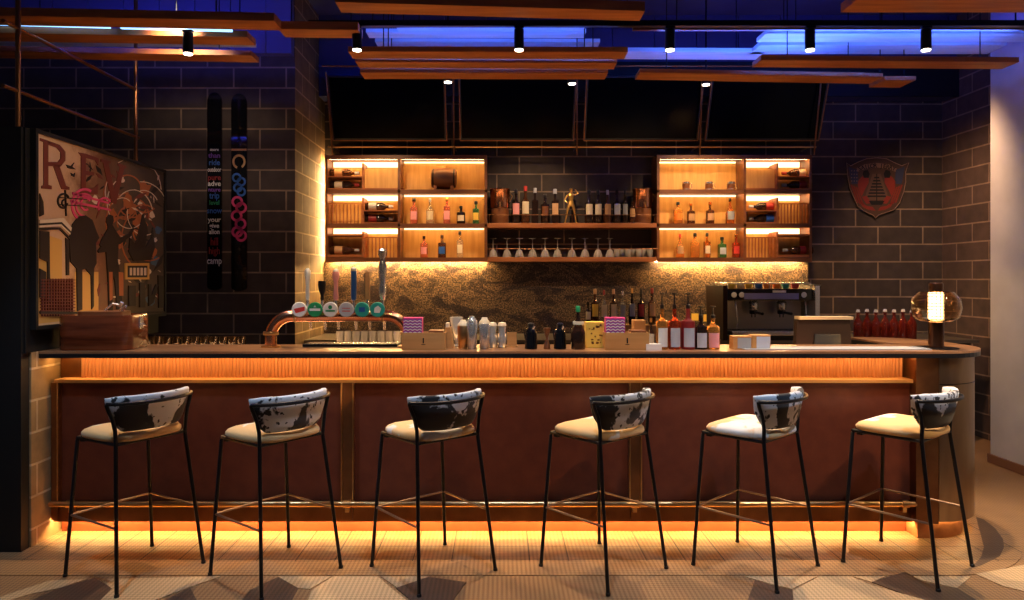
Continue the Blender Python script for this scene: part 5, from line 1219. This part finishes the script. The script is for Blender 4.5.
# picture on the partition: plane X = PX, mapped from near edge to far edge
AX = PX + 0.022
def A(px, py):
    Y = -AX * F_PX / (VPX - px); return (Y, ZZ(py, Y))
ya, yb = A(36.5, 200)[0], A(163.5, 200)[0]; za, zb_ = A(36.5, 326)[1], A(36.5, 133)[1]
t = thing('framed_picture', 'large framed street-art picture with the letters REV on the black partition', 'picture', (PX, (ya + yb) / 2, (za + zb_) / 2))
oy, oz = (ya + yb) / 2, (za + zb_) / 2
B().box(0.0005, 0.022, ya - oy - .012, yb - oy + .012, za - oz - .012, zb_ - oz + .012).obj('backing', 'black_paint', t)
b = B(); y0_, y1_, zz0, zz1 = ya - oy, yb - oy, za - oz, zb_ - oz; fw = 0.022
b.box(0.0, 0.034, y0_ - fw, y0_, zz0 - fw, zz1 + fw).box(0.0, 0.034, y1_, y1_ + fw, zz0 - fw, zz1 + fw).box(0.0, 0.034, y0_, y1_, zz1, zz1 + fw).box(0.0, 0.034, y0_, y1_, zz0 - fw, zz0)
b.obj('frame', 'black_paint', t)
# canvas background: stays the same print whatever the light
am = mat('print_canvas', (0.5, 0.4, 0.3), 0.6); nt, lk, bs = nodes(am)
tc = nt.new('ShaderNodeTexCoord'); sp = nt.new('ShaderNodeSeparateXYZ'); lk.new(tc.outputs['Object'], sp.inputs[0])
mr = N(nt, 'ShaderNodeMapRange'); mr.inputs['From Min'].default_value = y0_; mr.inputs['From Max'].default_value = y1_; lk.new(sp.outputs[1], mr.inputs[0])
nn = N(nt, 'ShaderNodeTexNoise', Scale=5.0, Detail=8.0, Roughness=0.7); lk.new(tc.outputs['Object'], nn.inputs['Vector'])
ma = N(nt, 'ShaderNodeMath', operation='MULTIPLY_ADD'); ma.inputs[1].default_value = 0.55; lk.new(nn.outputs['Fac'], ma.inputs[0]); lk.new(mr.outputs[0], ma.inputs[2])
rp = ramp(nt, lk, ma.outputs[0], [(0.22, (0.66, 0.47, 0.34)), (0.48, (0.58, 0.36, 0.22)), (0.64, (0.22, 0.10, 0.05)), (0.95, (0.07, 0.05, 0.035))])
lk.new(rp.outputs[0], bs.inputs['Base Color'])
pb = B(); pb.box(0.022, 0.0225, y0_, y1_, zz0, zz1); pmats = [am]
M['p_dark'] = mat('print_dark', (0.018, 0.010, 0.010), 0.6); M['p_brown'] = mat('print_red_brown', (0.17, 0.035, 0.025), 0.6); M['p_gold'] = mat('print_gold', (0.62, 0.36, 0.10), 0.6)
M['p_pink'] = mat('print_pink', (0.75, 0.08, 0.22), 0.6); M['p_pale'] = mat('print_pale', (0.72, 0.60, 0.48), 0.6); M['p_rust'] = mat('print_rust', (0.40, 0.12, 0.04), 0.6); M['p_blue'] = mat('print_blue', (0.05, 0.12, 0.22), 0.6)
lay = [0]
def art(name, m, polys, lay_=None):
    lay[0] += 1; d = 0.0226 + 0.0004 * lay[0]
    b = pb
    if M[m] not in pmats: pmats.append(M[m])
    b.mi = pmats.index(M[m])
    for pl in polys:
        q = [A(px, py) for px, py in pl]; q = [(min(max(y - oy, y0_), y1_), min(max(z - oz, zz0), zz1)) for y, z in q]
        b.prism(q, 0.0225, d, 'x')
def Z3(pl, ox=30, oy_=125, s=2.927): return [(ox + x / s, oy_ + y / s) for x, y in pl]
# right half: layered rust and dark splashes
random.seed(11)
def blob(cx, cy, r, n=11, j=0.4): return [(cx + r * random.uniform(1 - j, 1 + j) * math.cos(2 * math.pi * k / n), cy + 1.3 * r * random.uniform(1 - j, 1 + j) * math.sin(2 * math.pi * k / n)) for k in range(n)]
art('gold_ground', 'p_gold', [[(37, 245), (37, 324), (62, 321), (62, 240), (50, 236)], Z3([(130, 430), (130, 560), (200, 550), (200, 430)])])
art('rust_splash', 'p_rust', [blob(128, 205, 7), blob(140, 225, 8), blob(150, 250, 6), blob(120, 240, 6), blob(145, 190, 6), blob(112, 215, 5)])
art('pale_splash', 'p_pale', [blob(122, 180, 2.6), blob(140, 205, 2.2), blob(152, 215, 2.5), blob(132, 250, 2.2), blob(148, 272, 2.5), blob(118, 262, 2), blob(155, 240, 2), blob(95, 200, 3)])
art('blue_splash', 'p_blue', [blob(155, 262, 4), blob(158, 230, 3), blob(150, 300, 4)])
random.seed(23)
def arcs(n, cx0, cx1, cy0, cy1, r0, r1, w):
    out = []
    for _ in range(n):
        r = random.uniform(r0, r1); a = random.uniform(0, 360); out.append(swirl(random.uniform(cx0, cx1), random.uniform(cy0, cy1), r, r - w, a, a + random.uniform(50, 130)))
    return out
def shards(n, cx0, cx1, cy0, cy1, s0, s1):
    out = []
    for _ in range(n):
        x, y = random.uniform(cx0, cx1), random.uniform(cy0, cy1); a = random.uniform(0, 6.28); l = random.uniform(s0, s1); w_ = l * random.uniform(.12, .35)
        dx, dy = math.cos(a), math.sin(a); out.append([(x - dx * l, y - dy * l), (x + dy * w_, y - dx * w_), (x + dx * l, y + dy * l), (x - dy * w_, y + dx * w_)])
    return out
def swirl(cx, cy, ro, ri, a0, a1):
    n = 10; o = [(cx + ro * .8 * math.cos(math.radians(a0 + (a1 - a0) * k / n)), cy + ro * math.sin(math.radians(a0 + (a1 - a0) * k / n))) for k in range(n + 1)]
    i = [(cx + ri * .8 * math.cos(math.radians(a0 + (a1 - a0) * k / n)), cy + ri * math.sin(math.radians(a0 + (a1 - a0) * k / n))) for k in range(n, -1, -1)]
    return o + i
art('ink_splatter_pattern', 'p_dark', shards(9, 80, 104, 142, 190, 3, 8) + shards(22, 110, 160, 180, 290, 3, 11))
art('rust_line_pattern', 'p_rust', arcs(16, 118, 150, 190, 240, 10, 34, 1.4))
art('pale_line_pattern', 'p_pale', arcs(9, 120, 150, 190, 230, 12, 36, 0.8) + shards(22, 108, 160, 175, 300, 1, 4))
art('brown_splatter_pattern', 'p_brown', shards(26, 95, 160, 160, 300, 2, 8))
# letters
art('letter_r', 'p_brown', [Z3([(28, 38), (58, 48), (58, 56), (52, 56), (52, 175), (62, 178), (62, 188), (32, 186), (32, 178), (38, 176), (38, 50), (28, 46)]),
                            Z3([(52, 46), (85, 58), (102, 78), (102, 104), (88, 122), (52, 120), (52, 108), (80, 108), (88, 98), (88, 80), (76, 66), (52, 58)]),
                            Z3([(66, 118), (84, 118), (104, 178), (114, 182), (114, 190), (92, 188), (88, 180)])])
art('letter_e', 'p_brown', [Z3([(140, 80), (162, 84), (162, 200), (170, 204), (140, 200), (148, 196), (148, 90)]), Z3([(162, 84), (200, 98), (198, 118), (190, 104), (162, 96)]), Z3([(162, 134), (186, 138), (186, 148), (162, 146)]), Z3([(162, 190), (188, 182), (198, 172), (196, 202), (162, 202)])])
art('letter_v', 'p_brown', [Z3([(206, 100), (234, 106), (234, 112), (228, 112), (244, 190), (262, 124), (256, 118), (256, 112), (280, 120), (280, 126), (274, 128), (250, 232), (238, 228), (212, 110), (206, 108)])])
art('birds', 'p_dark', [Z3([(104, 116), (118, 120), (128, 110), (122, 122), (132, 130), (118, 128), (110, 126)]), Z3([(118, 140), (126, 146), (130, 140), (128, 152), (120, 148)])])
# pink swirl
def swirl(cx, cy, ro, ri, a0, a1):
    n = 14; o = [(cx + ro * .8 * math.cos(math.radians(a0 + (a1 - a0) * k / n)), cy + ro * math.sin(math.radians(a0 + (a1 - a0) * k / n))) for k in range(n + 1)]
    i = [(cx + ri * .8 * math.cos(math.radians(a0 + (a1 - a0) * k / n)), cy + ri * math.sin(math.radians(a0 + (a1 - a0) * k / n))) for k in range(n, -1, -1)]
    return o + i
art('pink_swirl', 'p_pink', [swirl(84, 205, 17, 14.5, 110, 300), swirl(84, 205, 12, 10, 90, 320), swirl(85, 204, 7, 5, 60, 330), swirl(104, 206, 9, 7, 150, 330), [(72, 192), (108, 202), (108, 204), (72, 194.5)], [(70, 200), (110, 209), (110, 211), (70, 202.5)]])
art('music_mark', 'p_dark', [swirl(63, 201, 8, 6.3, 60, 330), swirl(64, 203, 4, 2.8, 0, 300), [(64, 190), (65.2, 190), (66.2, 216), (65, 216)], [(58, 197), (86, 199), (86, 199.8), (58, 198)], [(58, 204), (86, 206), (86, 206.8), (58, 205)]])
# column and cornice
art('cornice', 'p_pale', [Z3([(26, 278), (96, 272), (134, 318), (122, 328), (88, 296), (26, 300)])])
art('cornice_lines', 'p_dark', [Z3([(26, 288), (90, 284), (126, 320), (124, 324), (88, 290), (26, 294)]), Z3([(26, 300), (86, 300), (118, 332), (114, 336), (84, 306), (26, 308)])])
art('dark_street', 'p_dark', [Z3([(26, 310), (54, 312), (56, 520), (50, 510), (48, 400), (26, 390)]), Z3([(102, 330), (112, 338), (112, 440), (104, 440)]), Z3([(26, 200), (36, 225), (38, 262), (26, 268)]), Z3([(26, 420), (44, 430), (44, 505), (26, 505)])])
art('arch_silhouette', 'p_dark', [Z3([(112, 335), (122, 290), (140, 268), (160, 264), (180, 278), (192, 312), (200, 330), (190, 345), (192, 405), (184, 420), (184, 530), (178, 540), (176, 440), (160, 420), (150, 424), (150, 540), (136, 545), (134, 420), (116, 400)])])
art('figure_silhouette', 'p_dark', [Z3([(222, 270), (230, 262), (240, 266), (242, 280), (238, 292), (250, 312), (262, 330), (288, 316), (300, 300), (302, 306), (290, 326), (262, 348), (256, 350), (254, 395), (262, 440), (268, 540), (252, 540), (246, 460), (242, 440), (238, 470), (240, 545), (228, 545), (226, 460), (222, 400), (220, 372), (198, 374), (196, 368), (206, 356), (200, 350), (210, 330), (222, 310), (226, 296), (220, 284)])])
art('striped_leg', 'p_rust', [Z3([(228, 430), (238, 430), (238, 510), (230, 515)]), Z3([(256, 430), (270, 432), (270, 500), (258, 500)])])
art('sign_plate', 'p_gold', [Z3([(276, 404), (346, 404), (346, 452), (276, 452)])])
art('sign_plate_mark', 'p_dark', [Z3([(282, 412), (340, 412), (340, 446), (282, 446)])])
b_ = []
for i in range(5): x_ = 288 + i * 10.5; b_.append(Z3([(x_, 418), (x_ + 7, 418), (x_ + 7, 440), (x_, 440)]))
art('sign_plate_letters', 'p_pale', b_)
art('lower_blocks', 'p_dark', [Z3([(286, 470), (306, 470), (306, 530), (286, 530)]), Z3([(318, 462), (334, 462), (334, 534), (318, 534)]), Z3([(344, 466), (352, 466), (352, 500), (366, 466), (372, 468), (358, 520), (344, 530)]), Z3([(372, 440), (388, 442), (388, 535), (374, 535)]), Z3([(290, 330), (306, 350), (318, 300), (328, 260), (340, 300), (334, 360), (352, 330), (356, 300), (362, 360), (350, 395), (300, 398), (286, 370)])])
b_ = []
for i in range(12): y_ = 452 + i * 9; b_.append(Z3([(28, y_), (128, y_), (128, y_ + 3), (28, y_ + 3)]))
for i in range(12): x_ = 32 + i * 8; b_.append(Z3([(x_, 450), (x_ + 2, 450), (x_ + 2, 560), (x_, 560)]))
art('halftone_grid', 'p_brown', b_)
art('ground_line', 'p_dark', [Z3([(26, 545), (240, 548), (390, 545), (390, 552), (240, 556), (26, 552)])])
pb.obj('print', pmats, t)
